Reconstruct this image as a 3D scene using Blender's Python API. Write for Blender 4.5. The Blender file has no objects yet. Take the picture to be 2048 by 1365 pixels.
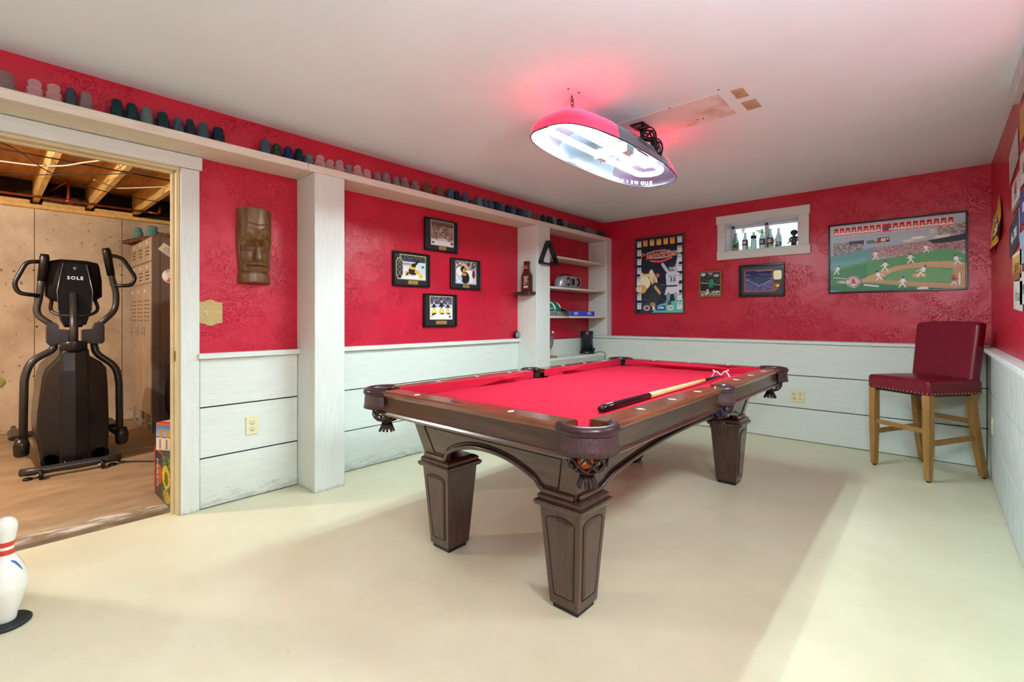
import bpy, bmesh, math, random
import numpy as np
from mathutils import Vector, Matrix
random.seed(7)
sc = bpy.context.scene
C = sc.collection
R = math.radians

# ------------------------------------------------------------------ camera
cam_d = bpy.data.cameras.new('camera'); cam = bpy.data.objects.new('camera', cam_d); C.objects.link(cam)
cam.location = (0, 0, 1.13)
cam.rotation_euler = (R(90), 0, math.atan(844 / 944.6))
cam_d.sensor_width = 36; cam_d.lens = 944.6 / 2048 * 36
cam_d.shift_y = -44.5 / 2048; cam_d.clip_start = 0.02
sc.camera = cam
# ------------------------------------------------------------------ view, sampling helpers
sc.view_settings.view_transform = 'Standard'; sc.view_settings.look = 'None'
sc.view_settings.gamma = 1; sc.view_settings.use_curve_mapping = False
sc.view_settings.exposure = 0.43
cy = sc.cycles
cy.use_denoising = True; cy.use_adaptive_sampling = True; cy.adaptive_threshold = .08; cy.adaptive_min_samples = 16; cy.max_bounces = 7; cy.diffuse_bounces = 4; cy.glossy_bounces = 3
cy.transmission_bounces = 6; cy.transparent_max_bounces = 20
cy.caustics_reflective = False; cy.caustics_refractive = False; cy.sample_clamp_indirect = 6
# ------------------------------------------------------------------ daylight
W = bpy.data.worlds.new('sky'); sc.world = W; W.use_nodes = True
wn = W.node_tree.nodes; bgn = wn['Background']
bgn.inputs[0].default_value = (0.86, 0.95, 1.0, 1); bgn.inputs[1].default_value = 0.95
def area(name, loc, rot, sx, sy, power, col, spread=None):
    d = bpy.data.lights.new(name, 'AREA'); d.shape = 'RECTANGLE'; d.size = sx; d.size_y = sy
    d.energy = power; d.color = col
    if spread: d.spread = spread
    o = bpy.data.objects.new(name, d); C.objects.link(o); o.location = loc; o.rotation_euler = rot
    return o
# daylight entering the side window out of frame on the right wall
for nm, yy, pw in (('daylight_side_window', 0.1, 14), ('daylight_side_window_far', 2.5, 16)):
    area(nm, (0.56, yy, 2.04), (0, R(40), 0), 0.36, 0.95, pw, (0.74, 0.92, 1.0), R(95))
# point lights added behind the camera to fill the room with light
def fill_globe(name, loc, power, col, r):
    d = bpy.data.lights.new(name, 'POINT'); d.energy = power; d.color = col; d.shadow_soft_size = r
    o = bpy.data.objects.new(name, d); C.objects.link(o); o.location = loc; return o
fill_globe('fill_light_rear', (-2.3, -1.5, 1.75), 14, (0.80, 1.0, 1.0), .3)
fill_globe('fill_light_rear_side', (-0.15, -0.55, 1.85), 26, (0.78, 0.98, 1.0), .16)
FILL_W = 46.0   # power of the added fill sconce, modelled with the right wall below
# bare bulb of the utility room
bd = bpy.data.lights.new('utility_bulb', 'POINT'); bd.energy = 100; bd.color = (1.0, 0.97, 0.90); bd.shadow_soft_size = 0.04
bo = bpy.data.objects.new('utility_bulb', bd); C.objects.link(bo); bo.location = (-4.35, -0.85, 2.02)

# ================================================================== helpers
def lin(c):
    c = np.asarray(c, float) / 255.0
    return np.where(c <= 0.04045, c / 12.92, ((c + 0.055) / 1.055) ** 2.4)
def L(*c): return tuple(lin(c)) + (1.0,)

class MB:
    def __init__(s): s.v = []; s.f = []; s.s = []; s.mi = []; s.cm = 0
    def add(s, vs, fs, smooth=False):
        b = len(s.v); s.v.extend([tuple(map(float, v)) for v in vs])
        for f in fs: s.f.append([b + i for i in f]); s.s.append(smooth); s.mi.append(s.cm)
        return s
    def box(s, x0, x1, y0, y1, z0, z1, b=0.0):
        if x0 > x1: x0, x1 = x1, x0
        if y0 > y1: y0, y1 = y1, y0
        if z0 > z1: z0, z1 = z1, z0
        return s.obox(((x0 + x1) / 2, (y0 + y1) / 2, (z0 + z1) / 2), (x1 - x0, y1 - y0, z1 - z0), b)
    def obox(s, c, sz, b=0.0, M=None):
        hx, hy, hz = sz[0] / 2, sz[1] / 2, sz[2] / 2
        b = min(b, hx * .9, hy * .9, hz * .9)
        vs = []; fs = []
        if b <= 0:
            vs = [(sx * hx, sy * hy, sz_ * hz) for sx in (-1, 1) for sy in (-1, 1) for sz_ in (-1, 1)]
            fs = [(0, 1, 3, 2), (4, 6, 7, 5), (0, 4, 5, 1), (2, 3, 7, 6), (0, 2, 6, 4), (1, 5, 7, 3)]
        else:
            idx = {}
            for sx in (-1, 1):
                for sy in (-1, 1):
                    for q in (-1, 1):
                        idx[sx, sy, q] = len(vs)
                        vs += [(sx * hx, sy * (hy - b), q * (hz - b)), (sx * (hx - b), sy * hy, q * (hz - b)), (sx * (hx - b), sy * (hy - b), q * hz)]
            def fix(f):
                p = [Vector(vs[i]) for i in f]; n = (p[1] - p[0]).cross(p[2] - p[0]); ctr = sum(p, Vector()) / len(p)
                return f if n.dot(ctr) > 0 else tuple(reversed(f))
            for q in (-1, 1):
                fs.append(fix((idx[q, -1, -1], idx[q, 1, -1], idx[q, 1, 1], idx[q, -1, 1])))
                fs.append(fix((idx[-1, q, -1] + 1, idx[1, q, -1] + 1, idx[1, q, 1] + 1, idx[-1, q, 1] + 1)))
                fs.append(fix((idx[-1, -1, q] + 2, idx[1, -1, q] + 2, idx[1, 1, q] + 2, idx[-1, 1, q] + 2)))
            for a in (-1, 1):
                for d in (-1, 1):
                    fs.append(fix((idx[a, d, -1], idx[a, d, 1], idx[a, d, 1] + 1, idx[a, d, -1] + 1)))
                    fs.append(fix((idx[a, -1, d], idx[a, 1, d], idx[a, 1, d] + 2, idx[a, -1, d] + 2)))
                    fs.append(fix((idx[-1, a, d] + 1, idx[1, a, d] + 1, idx[1, a, d] + 2, idx[-1, a, d] + 2)))
            for k, i in idx.items(): fs.append(fix((i, i + 1, i + 2)))
        T = Matrix.Translation(c) @ (M.to_4x4() if M else Matrix.Identity(4))
        return s.add([T @ Vector(v) for v in vs], fs)
    def beam(s, a, b_, w, h_, up=(0, 0, 1), b=0.0):
        a = Vector(a); b_ = Vector(b_); d = (b_ - a); n = d.length; d.normalize()
        u = Vector(up); x = d.cross(u).normalized(); u = x.cross(d)
        M = Matrix((d, x, u)).transposed()
        return s.obox((a + b_) / 2, (n, w, h_), b, M)
    def prism(s, poly, plane, a, b_, smooth=False):
        """poly: 2d points; plane 'xz' extrudes y, 'yz' extrudes x, 'xy' extrudes z"""
        def P(p, t):
            return {'xz': (p[0], t, p[1]), 'yz': (t, p[0], p[1]), 'xy': (p[0], p[1], t)}[plane]
        n = len(poly); vs = [P(p, a) for p in poly] + [P(p, b_) for p in poly]
        fs = [tuple(range(n)), tuple(range(2 * n - 1, n - 1, -1))]
        fs += [(i, (i + 1) % n, n + (i + 1) % n, n + i)[::-1] for i in range(n)]
        return s.add(vs, fs, smooth)
    def loft(s, rings, cap=True, closed=True, smooth=True):
        n = len(rings[0]); vs = [p for r in rings for p in r]; fs = []
        m = n if closed else n - 1
        for k in range(len(rings) - 1):
            for i in range(m):
                j = (i + 1) % n
                fs.append((k * n + i, k * n + j, (k + 1) * n + j, (k + 1) * n + i))
        if cap and closed:
            fs.append(tuple(range(n - 1, -1, -1))); fs.append(tuple((len(rings) - 1) * n + i for i in range(n)))
        return s.add(vs, fs, smooth)
    def lathe(s, prof, c=(0, 0, 0), n=20, axis='z', cap=True):
        rings = []
        for r, z in prof:
            ring = []
            for i in range(n):
                a = 2 * math.pi * i / n; x, y = r * math.cos(a), r * math.sin(a)
                p = {'z': (x, y, z), 'x': (z, x, y), 'y': (y, z, x)}[axis]
                ring.append((c[0] + p[0], c[1] + p[1], c[2] + p[2]))
            rings.append(ring)
        return s.loft(rings, cap)
    def tube(s, pts, r, n=10, closed=False, flat=1.0):
        pts = [Vector(p) for p in pts]; N = len(pts)
        rs = r if isinstance(r, (list, tuple)) else [r] * N
        tang = []
        for i in range(N):
            a = pts[(i - 1) % N] if (closed or i > 0) else pts[i]
            b = pts[(i + 1) % N] if (closed or i < N - 1) else pts[i]
            t = (b - a); tang.append(t.normalized() if t.length > 1e-9 else Vector((0, 0, 1)))
        u = tang[0].orthogonal().normalized(); rings = []
        for i in range(N):
            u = (u - tang[i] * u.dot(tang[i])); u = u.normalized() if u.length > 1e-6 else tang[i].orthogonal().normalized()
            w = tang[i].cross(u)
            rings.append([pts[i] + (u * math.cos(2 * math.pi * k / n) + w * math.sin(2 * math.pi * k / n) * flat) * rs[i] for k in range(n)])
        if closed:
            base = len(s.v); s.loft(rings, cap=False)
            f0 = base + (N - 1) * n
            best = min(range(n), key=lambda o: (rings[-1][0] - rings[0][o]).length)
            for i in range(n):
                j = (i + 1) % n
                s.f.append([f0 + i, f0 + j, base + (best + j) % n, base + (best + i) % n]); s.s.append(True); s.mi.append(s.cm)
            return s
        return s.loft(rings)
    def sphere(s, c, r, n=14, m=9, sc_=(1, 1, 1)):
        rings = []
        for j in range(1, m):
            t = math.pi * j / m
            rings.append([(c[0] + sc_[0] * r * math.sin(t) * math.cos(2 * math.pi * i / n), c[1] + sc_[1] * r * math.sin(t) * math.sin(2 * math.pi * i / n), c[2] - sc_[2] * r * math.cos(t)) for i in range(n)])
        return s.loft(rings)
    def quad(s, a, b_, c, d): return s.add([a, b_, c, d], [(0, 1, 2, 3)])
    def mesh(s, name, off=(0, 0, 0)):
        me = bpy.data.meshes.new(name)
        me.from_pydata([(x - off[0], y - off[1], z - off[2]) for x, y, z in s.v], [], s.f)
        me.polygons.foreach_set('use_smooth', s.s); me.polygons.foreach_set('material_index', s.mi)
        bm = bmesh.new(); bm.from_mesh(me); bmesh.ops.recalc_face_normals(bm, faces=bm.faces); bm.to_mesh(me); bm.free()
        me.update(); return me

def smooth_path(pts, k=6, closed=False):
    P = [Vector(p) for p in pts]; out = []; N = len(P)
    rng = range(N) if closed else range(N - 1)
    for i in rng:
        p0 = P[(i - 1) % N] if closed or i > 0 else P[i]; p1 = P[i]; p2 = P[(i + 1) % N]
        p3 = P[(i + 2) % N] if closed or i + 2 < N else p2
        for j in range(k):
            t = j / k
            out.append(0.5 * ((2 * p1) + (p2 - p0) * t + (2 * p0 - 5 * p1 + 4 * p2 - p3) * t * t + (3 * p1 - p0 - 3 * p2 + p3) * t ** 3))
    if not closed: out.append(P[-1])
    return out
def fillet(pts, r, k=5):
    P = [Vector(p) for p in pts]; out = [P[0]]
    for i in range(1, len(P) - 1):
        a = (P[i - 1] - P[i]); b = (P[i + 1] - P[i]); d = min(r, a.length * .45, b.length * .45)
        A = P[i] + a.normalized() * d; B = P[i] + b.normalized() * d
        for j in range(k + 1):
            t = j / k; out.append((1 - t) ** 2 * A + 2 * t * (1 - t) * P[i] + t * t * B)
    out.append(P[-1]); return out

def root_loc(o):
    while o.parent: o = o.parent
    return o.location
def obj(name, mb, m, parent=None, local=False):
    off = (0, 0, 0)
    if parent is not None and not local: off = tuple(root_loc(parent))
    me = mb.mesh(name, off) if isinstance(mb, MB) else mb
    for k in (m if isinstance(m, (list, tuple)) else [m]): me.materials.append(k)
    o = bpy.data.objects.new(name, me); C.objects.link(o)
    if parent is not None: o.parent = parent
    return o
def tag(o, label=None, cat=None, group=None, kind=None):
    if label: o['label'] = label
    if cat: o['category'] = cat
    if group: o['group'] = group
    if kind: o['kind'] = kind
    return o
def thing(name, label, cat, loc=(0, 0, 0), rz=0, group=None):
    o = bpy.data.objects.new(name, None); C.objects.link(o); o.location = loc; o.rotation_euler = (0, 0, rz)
    o.empty_display_size = .05
    return tag(o, label, cat, group)
def struct(name, mb, m, parent=None, label=None):
    o = obj(name, mb, m, parent)
    if parent is None: o['kind'] = 'structure'
    if label: o['label'] = label
    return o
def share(name, src, parent, loc=None):
    o = bpy.data.objects.new(name, src.data); C.objects.link(o); o.parent = parent
    if loc is not None: o.location = loc
    return o

# ------------------------------------------------------------------ materials
MATS = {}
def nodes(name):
    m = bpy.data.materials.new(name); m.use_nodes = True; nt = m.node_tree
    return m, nt, nt.nodes['Principled BSDF']
def mat(name, col, rough=.5, metal=0.0, var=0.0, scale=6.0, stretch=(1, 1, 1), col2=None, bump=0.0, bscale=60.0, bstretch=None,
        coat=0.0, emis=None, emis_s=0, trans=0.0, ior=1.45, spec=None, detail=6):
    if name in MATS: return MATS[name]
    m, nt, b = nodes(name); N = nt.nodes; K = nt.links
    c = L(*col); b.inputs['Base Color'].default_value = c
    b.inputs['Roughness'].default_value = rough; b.inputs['Metallic'].default_value = metal
    b.inputs['Coat Weight'].default_value = coat; b.inputs['Transmission Weight'].default_value = trans; b.inputs['IOR'].default_value = ior
    if spec is not None: b.inputs['Specular IOR Level'].default_value = spec
    if emis: b.inputs['Emission Color'].default_value = L(*emis); b.inputs['Emission Strength'].default_value = emis_s
    tc = N.new('ShaderNodeTexCoord')
    if var or col2:
        mp = N.new('ShaderNodeMapping'); mp.inputs['Scale'].default_value = stretch; K.new(tc.outputs['Object'], mp.inputs[0])
        nz = N.new('ShaderNodeTexNoise'); nz.inputs['Scale'].default_value = scale; nz.inputs['Detail'].default_value = detail; nz.inputs['Roughness'].default_value = .6
        K.new(mp.outputs[0], nz.inputs['Vector'])
        rp = N.new('ShaderNodeValToRGB'); rp.color_ramp.elements[0].position = .32; rp.color_ramp.elements[1].position = .68
        c2 = L(*col2) if col2 else tuple(x * (1 - var) for x in c[:3]) + (1,)
        rp.color_ramp.elements[0].color = c2; rp.color_ramp.elements[1].color = c if col2 else tuple(min(1, x * (1 + var * .5)) for x in c[:3]) + (1,)
        K.new(nz.outputs['Fac'], rp.inputs[0]); K.new(rp.outputs[0], b.inputs['Base Color'])
    if bump:
        mp2 = N.new('ShaderNodeMapping'); mp2.inputs['Scale'].default_value = bstretch or stretch; K.new(tc.outputs['Object'], mp2.inputs[0])
        n2 = N.new('ShaderNodeTexNoise'); n2.inputs['Scale'].default_value = bscale; n2.inputs['Detail'].default_value = 4; K.new(mp2.outputs[0], n2.inputs['Vector'])
        bp = N.new('ShaderNodeBump'); bp.inputs['Strength'].default_value = bump; bp.inputs['Distance'].default_value = .004
        K.new(n2.outputs['Fac'], bp.inputs['Height']); K.new(bp.outputs[0], b.inputs['Normal'])
    MATS[name] = m; return m

def red_wall_mat():
    m, nt, b = nodes('red_trowelled_paint'); N = nt.nodes; K = nt.links
    b.inputs['Roughness'].default_value = .33; b.inputs['Specular IOR Level'].default_value = .5
    tc = N.new('ShaderNodeTexCoord')
    nz = N.new('ShaderNodeTexNoise'); nz.inputs['Scale'].default_value = 2.2; nz.inputs['Detail'].default_value = 5; K.new(tc.outputs['Object'], nz.inputs['Vector'])
    rp = N.new('ShaderNodeValToRGB'); rp.color_ramp.elements[0].color = L(190, 20, 48); rp.color_ramp.elements[1].color = L(202, 28, 56)
    K.new(nz.outputs['Fac'], rp.inputs[0]); K.new(rp.outputs[0], b.inputs['Base Color'])
    # knock-down trowel arcs: distorted ridges, masked into patches
    d = N.new('ShaderNodeTexNoise'); d.inputs['Scale'].default_value = 3.0; d.inputs['Detail'].default_value = 3; K.new(tc.outputs['Object'], d.inputs['Vector'])
    mx = N.new('ShaderNodeVectorMath'); mx.operation = 'MULTIPLY_ADD'; mx.inputs[1].default_value = (1.2, 1.2, 1.2)
    K.new(d.outputs['Color'], mx.inputs[0]); K.new(tc.outputs['Object'], mx.inputs[2])
    mpw = N.new('ShaderNodeMapping'); mpw.inputs['Rotation'].default_value = (.7, .0, .0); mpw.inputs['Scale'].default_value = (1, 1, 2.2); K.new(mx.outputs[0], mpw.inputs[0])
    w = N.new('ShaderNodeTexNoise'); w.inputs['Scale'].default_value = 8; w.inputs['Detail'].default_value = 3; K.new(mpw.outputs[0], w.inputs['Vector'])
    ab = N.new('ShaderNodeMath'); ab.operation = 'PINGPONG'; ab.inputs[1].default_value = .06; K.new(w.outputs['Fac'], ab.inputs[0])
    r1 = N.new('ShaderNodeMapRange'); r1.inputs[1].default_value = 0; r1.inputs[2].default_value = .016; r1.inputs[3].default_value = 1; r1.inputs[4].default_value = 0
    K.new(ab.outputs[0], r1.inputs[0])
    msk = N.new('ShaderNodeTexNoise'); msk.inputs['Scale'].default_value = 4.5; msk.inputs['Detail'].default_value = 2; K.new(tc.outputs['Object'], msk.inputs['Vector'])
    r2 = N.new('ShaderNodeMapRange'); r2.inputs[1].default_value = .42; r2.inputs[2].default_value = .66; K.new(msk.outputs['Fac'], r2.inputs[0])
    mu = N.new('ShaderNodeMath'); mu.operation = 'MULTIPLY'; K.new(r1.outputs[0], mu.inputs[0]); K.new(r2.outputs[0], mu.inputs[1])
    f = N.new('ShaderNodeTexNoise'); f.inputs['Scale'].default_value = 9; f.inputs['Detail'].default_value = 4; K.new(tc.outputs['Object'], f.inputs['Vector'])
    ad = N.new('ShaderNodeMath'); ad.operation = 'MULTIPLY_ADD'; ad.inputs[1].default_value = .9; K.new(f.outputs['Fac'], ad.inputs[0]); K.new(mu.outputs[0], ad.inputs[2])
    bp = N.new('ShaderNodeBump'); bp.inputs['Strength'].default_value = .75; bp.inputs['Distance'].default_value = .006
    K.new(ad.outputs[0], bp.inputs['Height']); K.new(bp.outputs[0], b.inputs['Normal'])
    return m
def white_wood_mat(name, grain, dirt=0.0, dirtcol=(70, 66, 58), base=(217, 222, 214), base2=(207, 212, 203), zdirt=None):
    """painted rough-sawn board; grain = stretch vector; zdirt: dirt band scuffed along the foot of the board"""
    m, nt, b = nodes(name); N = nt.nodes; K = nt.links
    b.inputs['Roughness'].default_value = .55
    tc = N.new('ShaderNodeTexCoord'); mp = N.new('ShaderNodeMapping'); mp.inputs['Scale'].default_value = grain; K.new(tc.outputs['Object'], mp.inputs[0])
    nz = N.new('ShaderNodeTexNoise'); nz.inputs['Scale'].default_value = 5; nz.inputs['Detail'].default_value = 8; nz.inputs['Roughness'].default_value = .7; K.new(mp.outputs[0], nz.inputs['Vector'])
    rp = N.new('ShaderNodeValToRGB'); e = rp.color_ramp.elements; e[0].position = .3; e[1].position = .62; e[0].color = L(*base2); e[1].color = L(*base)
    K.new(nz.outputs['Fac'], rp.inputs[0])
    # sparse dark specks and smudges
    sp = N.new('ShaderNodeTexNoise'); sp.inputs['Scale'].default_value = 38; sp.inputs['Detail'].default_value = 3; K.new(mp.outputs[0], sp.inputs['Vector'])
    s1 = N.new('ShaderNodeMapRange'); s1.inputs[1].default_value = .67; s1.inputs[2].default_value = .76; K.new(sp.outputs['Fac'], s1.inputs[0])
    big = N.new('ShaderNodeTexNoise'); big.inputs['Scale'].default_value = 3.4; big.inputs['Detail'].default_value = 5; K.new(tc.outputs['Object'], big.inputs['Vector'])
    s2 = N.new('ShaderNodeMapRange'); s2.inputs[1].default_value = .5; s2.inputs[2].default_value = .72; K.new(big.outputs['Fac'], s2.inputs[0])
    mu = N.new('ShaderNodeMath'); mu.operation = 'MULTIPLY'; K.new(s1.outputs[0], mu.inputs[0]); K.new(s2.outputs[0], mu.inputs[1])
    fac = mu
    if zdirt:
        sx = N.new('ShaderNodeSeparateXYZ'); K.new(tc.outputs['Object'], sx.inputs[0])
        z = N.new('ShaderNodeMapRange'); z.inputs[1].default_value = zdirt; z.inputs[2].default_value = 0; z.inputs[3].default_value = -.28; z.inputs[4].default_value = .28
        K.new(sx.outputs['Z'], z.inputs[0])
        dn = N.new('ShaderNodeTexNoise'); dn.inputs['Scale'].default_value = 9; dn.inputs['Detail'].default_value = 9; dn.inputs['Roughness'].default_value = .75; K.new(mp.outputs[0], dn.inputs['Vector'])
        a = N.new('ShaderNodeMath'); a.operation = 'ADD'; K.new(dn.outputs['Fac'], a.inputs[0]); K.new(z.outputs[0], a.inputs[1])
        d2 = N.new('ShaderNodeMapRange'); d2.inputs[1].default_value = .6; d2.inputs[2].default_value = .95; d2.inputs[4].default_value = .6; K.new(a.outputs[0], d2.inputs[0])
        mm = N.new('ShaderNodeMath'); mm.operation = 'MAXIMUM'; K.new(mu.outputs[0], mm.inputs[0]); K.new(d2.outputs[0], mm.inputs[1]); fac = mm
    mix = N.new('ShaderNodeMix'); mix.data_type = 'RGBA'; mix.inputs['B'].default_value = L(*dirtcol)
    K.new(fac.outputs[0], mix.inputs['Factor']); K.new(rp.outputs[0], mix.inputs['A'])
    K.new(mix.outputs['Result'], b.inputs['Base Color'])
    bp = N.new('ShaderNodeBump'); bp.inputs['Strength'].default_value = .18; bp.inputs['Distance'].default_value = .002
    K.new(nz.outputs['Fac'], bp.inputs['Height']); K.new(bp.outputs[0], b.inputs['Normal'])
    return m
def attr_mat(name, rough=.3, coat=.0, spec=None):
    m, nt, b = nodes(name); at = nt.nodes.new('ShaderNodeAttribute'); at.attribute_name = 'print'
    nt.links.new(at.outputs['Color'], b.inputs['Base Color']); b.inputs['Roughness'].default_value = rough; b.inputs['Coat Weight'].default_value = coat
    if spec is not None: b.inputs['Specular IOR Level'].default_value = spec
    return m
def glass_mat(name, col, rough=.05, mixf=.5, tint=None):
    """coloured glass: straight-through tinted transmission with a glossy coloured body, so no caustic noise"""
    m = bpy.data.materials.new(name); m.use_nodes = True; nt = m.node_tree; N = nt.nodes; K = nt.links; N.clear()
    out = N.new('ShaderNodeOutputMaterial'); g = N.new('ShaderNodeBsdfPrincipled'); g.inputs['Base Color'].default_value = L(*col); g.inputs['Roughness'].default_value = rough; g.inputs['IOR'].default_value = 1.5
    t = N.new('ShaderNodeBsdfTransparent'); c = [math.sqrt(x / 255) * 255 for x in (tint or col)]; t.inputs['Color'].default_value = L(*[min(255, x) for x in c])
    lw = N.new('ShaderNodeLayerWeight'); lw.inputs[0].default_value = .35
    mr = N.new('ShaderNodeMapRange'); mr.inputs[3].default_value = mixf; mr.inputs[4].default_value = min(1, mixf + .5); K.new(lw.outputs['Facing'], mr.inputs[0])
    mx = N.new('ShaderNodeMixShader'); K.new(mr.outputs[0], mx.inputs[0]); K.new(t.outputs[0], mx.inputs[1]); K.new(g.outputs[0], mx.inputs[2]); K.new(mx.outputs[0], out.inputs[0])
    return m

M_red = red_wall_mat()
M_wH = white_wood_mat('white_sawn_board', (14, 1.2, 14))           # boards running along y
M_wHd = white_wood_mat('white_sawn_board_scuffed', (9, 1.6, 9), zdirt=.24)
M_wX = white_wood_mat('white_sawn_board_x', (1.2, 14, 14))
M_wV = white_wood_mat('white_sawn_post', (12, 12, 1.1), zdirt=.07)
M_cream = white_wood_mat('cream_sawn_shelf', (14, 1.2, 14), base=(226, 218, 202), base2=(208, 198, 178))
M_jamb = mat('yellowed_jamb_paint', (214, 196, 152), .4, var=.15, scale=3)
M_gap = mat('dark_gap', (28, 28, 26), .9)
M_black = mat('black_satin', (16, 16, 18), .35)
M_blackp = mat('black_plastic', (26, 26, 28), .42, var=.2, scale=20)
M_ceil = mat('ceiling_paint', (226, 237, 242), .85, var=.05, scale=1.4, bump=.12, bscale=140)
M_chrome = mat('chrome', (210, 210, 215), .18, 1.0)
M_almond = mat('almond_plastic', (222, 214, 176), .35)
M_print = attr_mat('printed_picture', .5, .0, .3)
M_printm = attr_mat('printed_card', .5)

# ------------------------------------------------------------------ raster prints (flat printed artwork as coloured cells)
class Pic:
    def __init__(s, w, h, bg=(0, 0, 0)):
        s.w, s.h = w, h; s.a = np.zeros((h, w, 3)) + np.array(bg, float)
        s.Y, s.X = np.mgrid[0:h, 0:w]; s.U = (s.X + .5) / w; s.V = (s.Y + .5) / h   # v downwards
    def mask(s, m, col, al=1.0): s.a[m] = s.a[m] * (1 - al) + np.array(col, float) * al; return s
    def rect(s, u0, v0, u1, v1, col, al=1.0): return s.mask((s.U >= u0) & (s.U < u1) & (s.V >= v0) & (s.V < v1), col, al)
    def ell(s, u, v, ru, rv, col, al=1.0): return s.mask(((s.U - u) / ru) ** 2 + ((s.V - v) / rv) ** 2 <= 1, col, al)
    def poly(s, pts, col, al=1.0):
        m = np.zeros((s.h, s.w), bool); n = len(pts)
        for i in range(n):
            (x0, y0), (x1, y1) = pts[i], pts[(i + 1) % n]
            if y0 == y1: continue
            c = ((y0 > s.V) != (y1 > s.V)) & (s.U < (x1 - x0) * (s.V - y0) / (y1 - y0) + x0); m ^= c
        return s.mask(m, col, al)
    def line(s, u0, v0, u1, v1, t, col, asp=1.0):
        dx, dy = (u1 - u0), (v1 - v0) * asp; l2 = dx * dx + dy * dy + 1e-12
        k = np.clip(((s.U - u0) * dx + (s.V - v0) * asp * dy) / l2, 0, 1)
        d = np.hypot(s.U - u0 - k * dx, (s.V - v0) * asp - k * dy); return s.mask(d < t, col)
    def grad(s, v0, v1, c0, c1, u0=0, u1=1):
        m = (s.V >= v0) & (s.V < v1) & (s.U >= u0) & (s.U < u1); t = np.clip((s.V - v0) / (v1 - v0), 0, 1)[..., None]
        g = np.array(c0, float) * (1 - t) + np.array(c1, float) * t; s.a[m] = g[m]; return s
    def speck(s, u0, v0, u1, v1, cols, dens=1.0, cell=1, seed=0):
        r = np.random.RandomState(seed); h2, w2 = s.h // cell + 1, s.w // cell + 1
        idx = np.kron(r.randint(0, len(cols), (h2, w2)), np.ones((cell, cell), int))[:s.h, :s.w]
        on = np.kron(r.rand(h2, w2), np.ones((cell, cell)))[:s.h, :s.w] < dens
        m = (s.U >= u0) & (s.U < u1) & (s.V >= v0) & (s.V < v1) & on
        s.a[m] = np.array(cols, float)[idx][m]; return s
    def tint(s, amt, seed=0):
        r = np.random.RandomState(seed); s.a = np.clip(s.a + r.uniform(-amt, amt, (s.h, s.w, 1)), 0, 255); return s
    def player(s, u, v, hgt, shirt, pants, skin=(150, 100, 80), cap=(30, 30, 60), lean=0.0, asp=1.0, stride=.22):
        """small figure: feet at (u,v), hgt in v units"""
        w = hgt * asp
        s.line(u - stride * w + lean * 0, v, u + .02 * w, v - .45 * hgt, .055 * w, pants, 1 / asp)
        s.line(u + stride * w, v, u - .02 * w, v - .45 * hgt, .055 * w, pants, 1 / asp)
        s.ell(u + lean * w * .3, v - .62 * hgt, .15 * w, .22 * hgt, shirt)
        s.line(u + lean * w * .3, v - .72 * hgt, u + .28 * w, v - .55 * hgt, .045 * w, shirt, 1 / asp)
        s.line(u + lean * w * .3, v - .72 * hgt, u - .26 * w, v - .5 * hgt, .045 * w, shirt, 1 / asp)
        s.ell(u + lean * w * .5, v - .9 * hgt, .075 * w, .085 * hgt, skin); s.ell(u + lean * w * .5, v - .95 * hgt, .085 * w, .055 * hgt, cap)
        return s
    def mesh(s, name, fn):
        """fn(u, v)->xyz, u right, v down, both 0..1"""
        h, w = s.h, s.w
        vs = [fn(i / w, j / h) for j in range(h + 1) for i in range(w + 1)]
        idx = (np.arange(h)[:, None] * (w + 1) + np.arange(w)[None, :]).reshape(-1)
        fs = np.stack([idx, idx + w + 1, idx + w + 2, idx + 1], 1)
        me = bpy.data.meshes.new(name); me.from_pydata(vs, [], fs.tolist())
        at = me.color_attributes.new('print', 'FLOAT_COLOR', 'CORNER')
        c = np.concatenate([lin(s.a.reshape(-1, 3)), np.ones((h * w, 1))], 1)
        at.data.foreach_set('color', np.repeat(c, 4, axis=0).astype(np.float32).reshape(-1)); me.update(); return me
def text_mesh(s, size, ext=0.0005, shear=0.0, space=1.0, align='CENTER', bold=0.0):
    cu = bpy.data.curves.new('lettering', 'FONT'); cu.body = s; cu.size = size; cu.extrude = ext; cu.align_x = align; cu.align_y = 'CENTER'
    cu.shear = shear; cu.space_character = space; cu.offset = bold; cu.resolution_u = 2
    o = bpy.data.objects.new('lettering', cu); C.objects.link(o); bpy.context.view_layer.update()
    me = bpy.data.meshes.new_from_object(o.evaluated_get(bpy.context.evaluated_depsgraph_get())); bpy.data.objects.remove(o); bpy.data.curves.remove(cu)
    me.materials.clear(); return me
def lettering(s, size, pos, right, up, m, parent, name='lettering', **k):
    me = text_mesh(s, size, **k); r = Vector(right).normalized(); u = Vector(up).normalized(); n = r.cross(u)
    off = Vector(root_loc(parent)) if parent is not None else Vector()
    T = Matrix.Translation(Vector(pos) - off) @ Matrix((r, u, n)).transposed().to_4x4()
    me.transform(T); me.materials.append(m)
    o = bpy.data.objects.new(name, me); C.objects.link(o); o.parent = parent; return o

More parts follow.
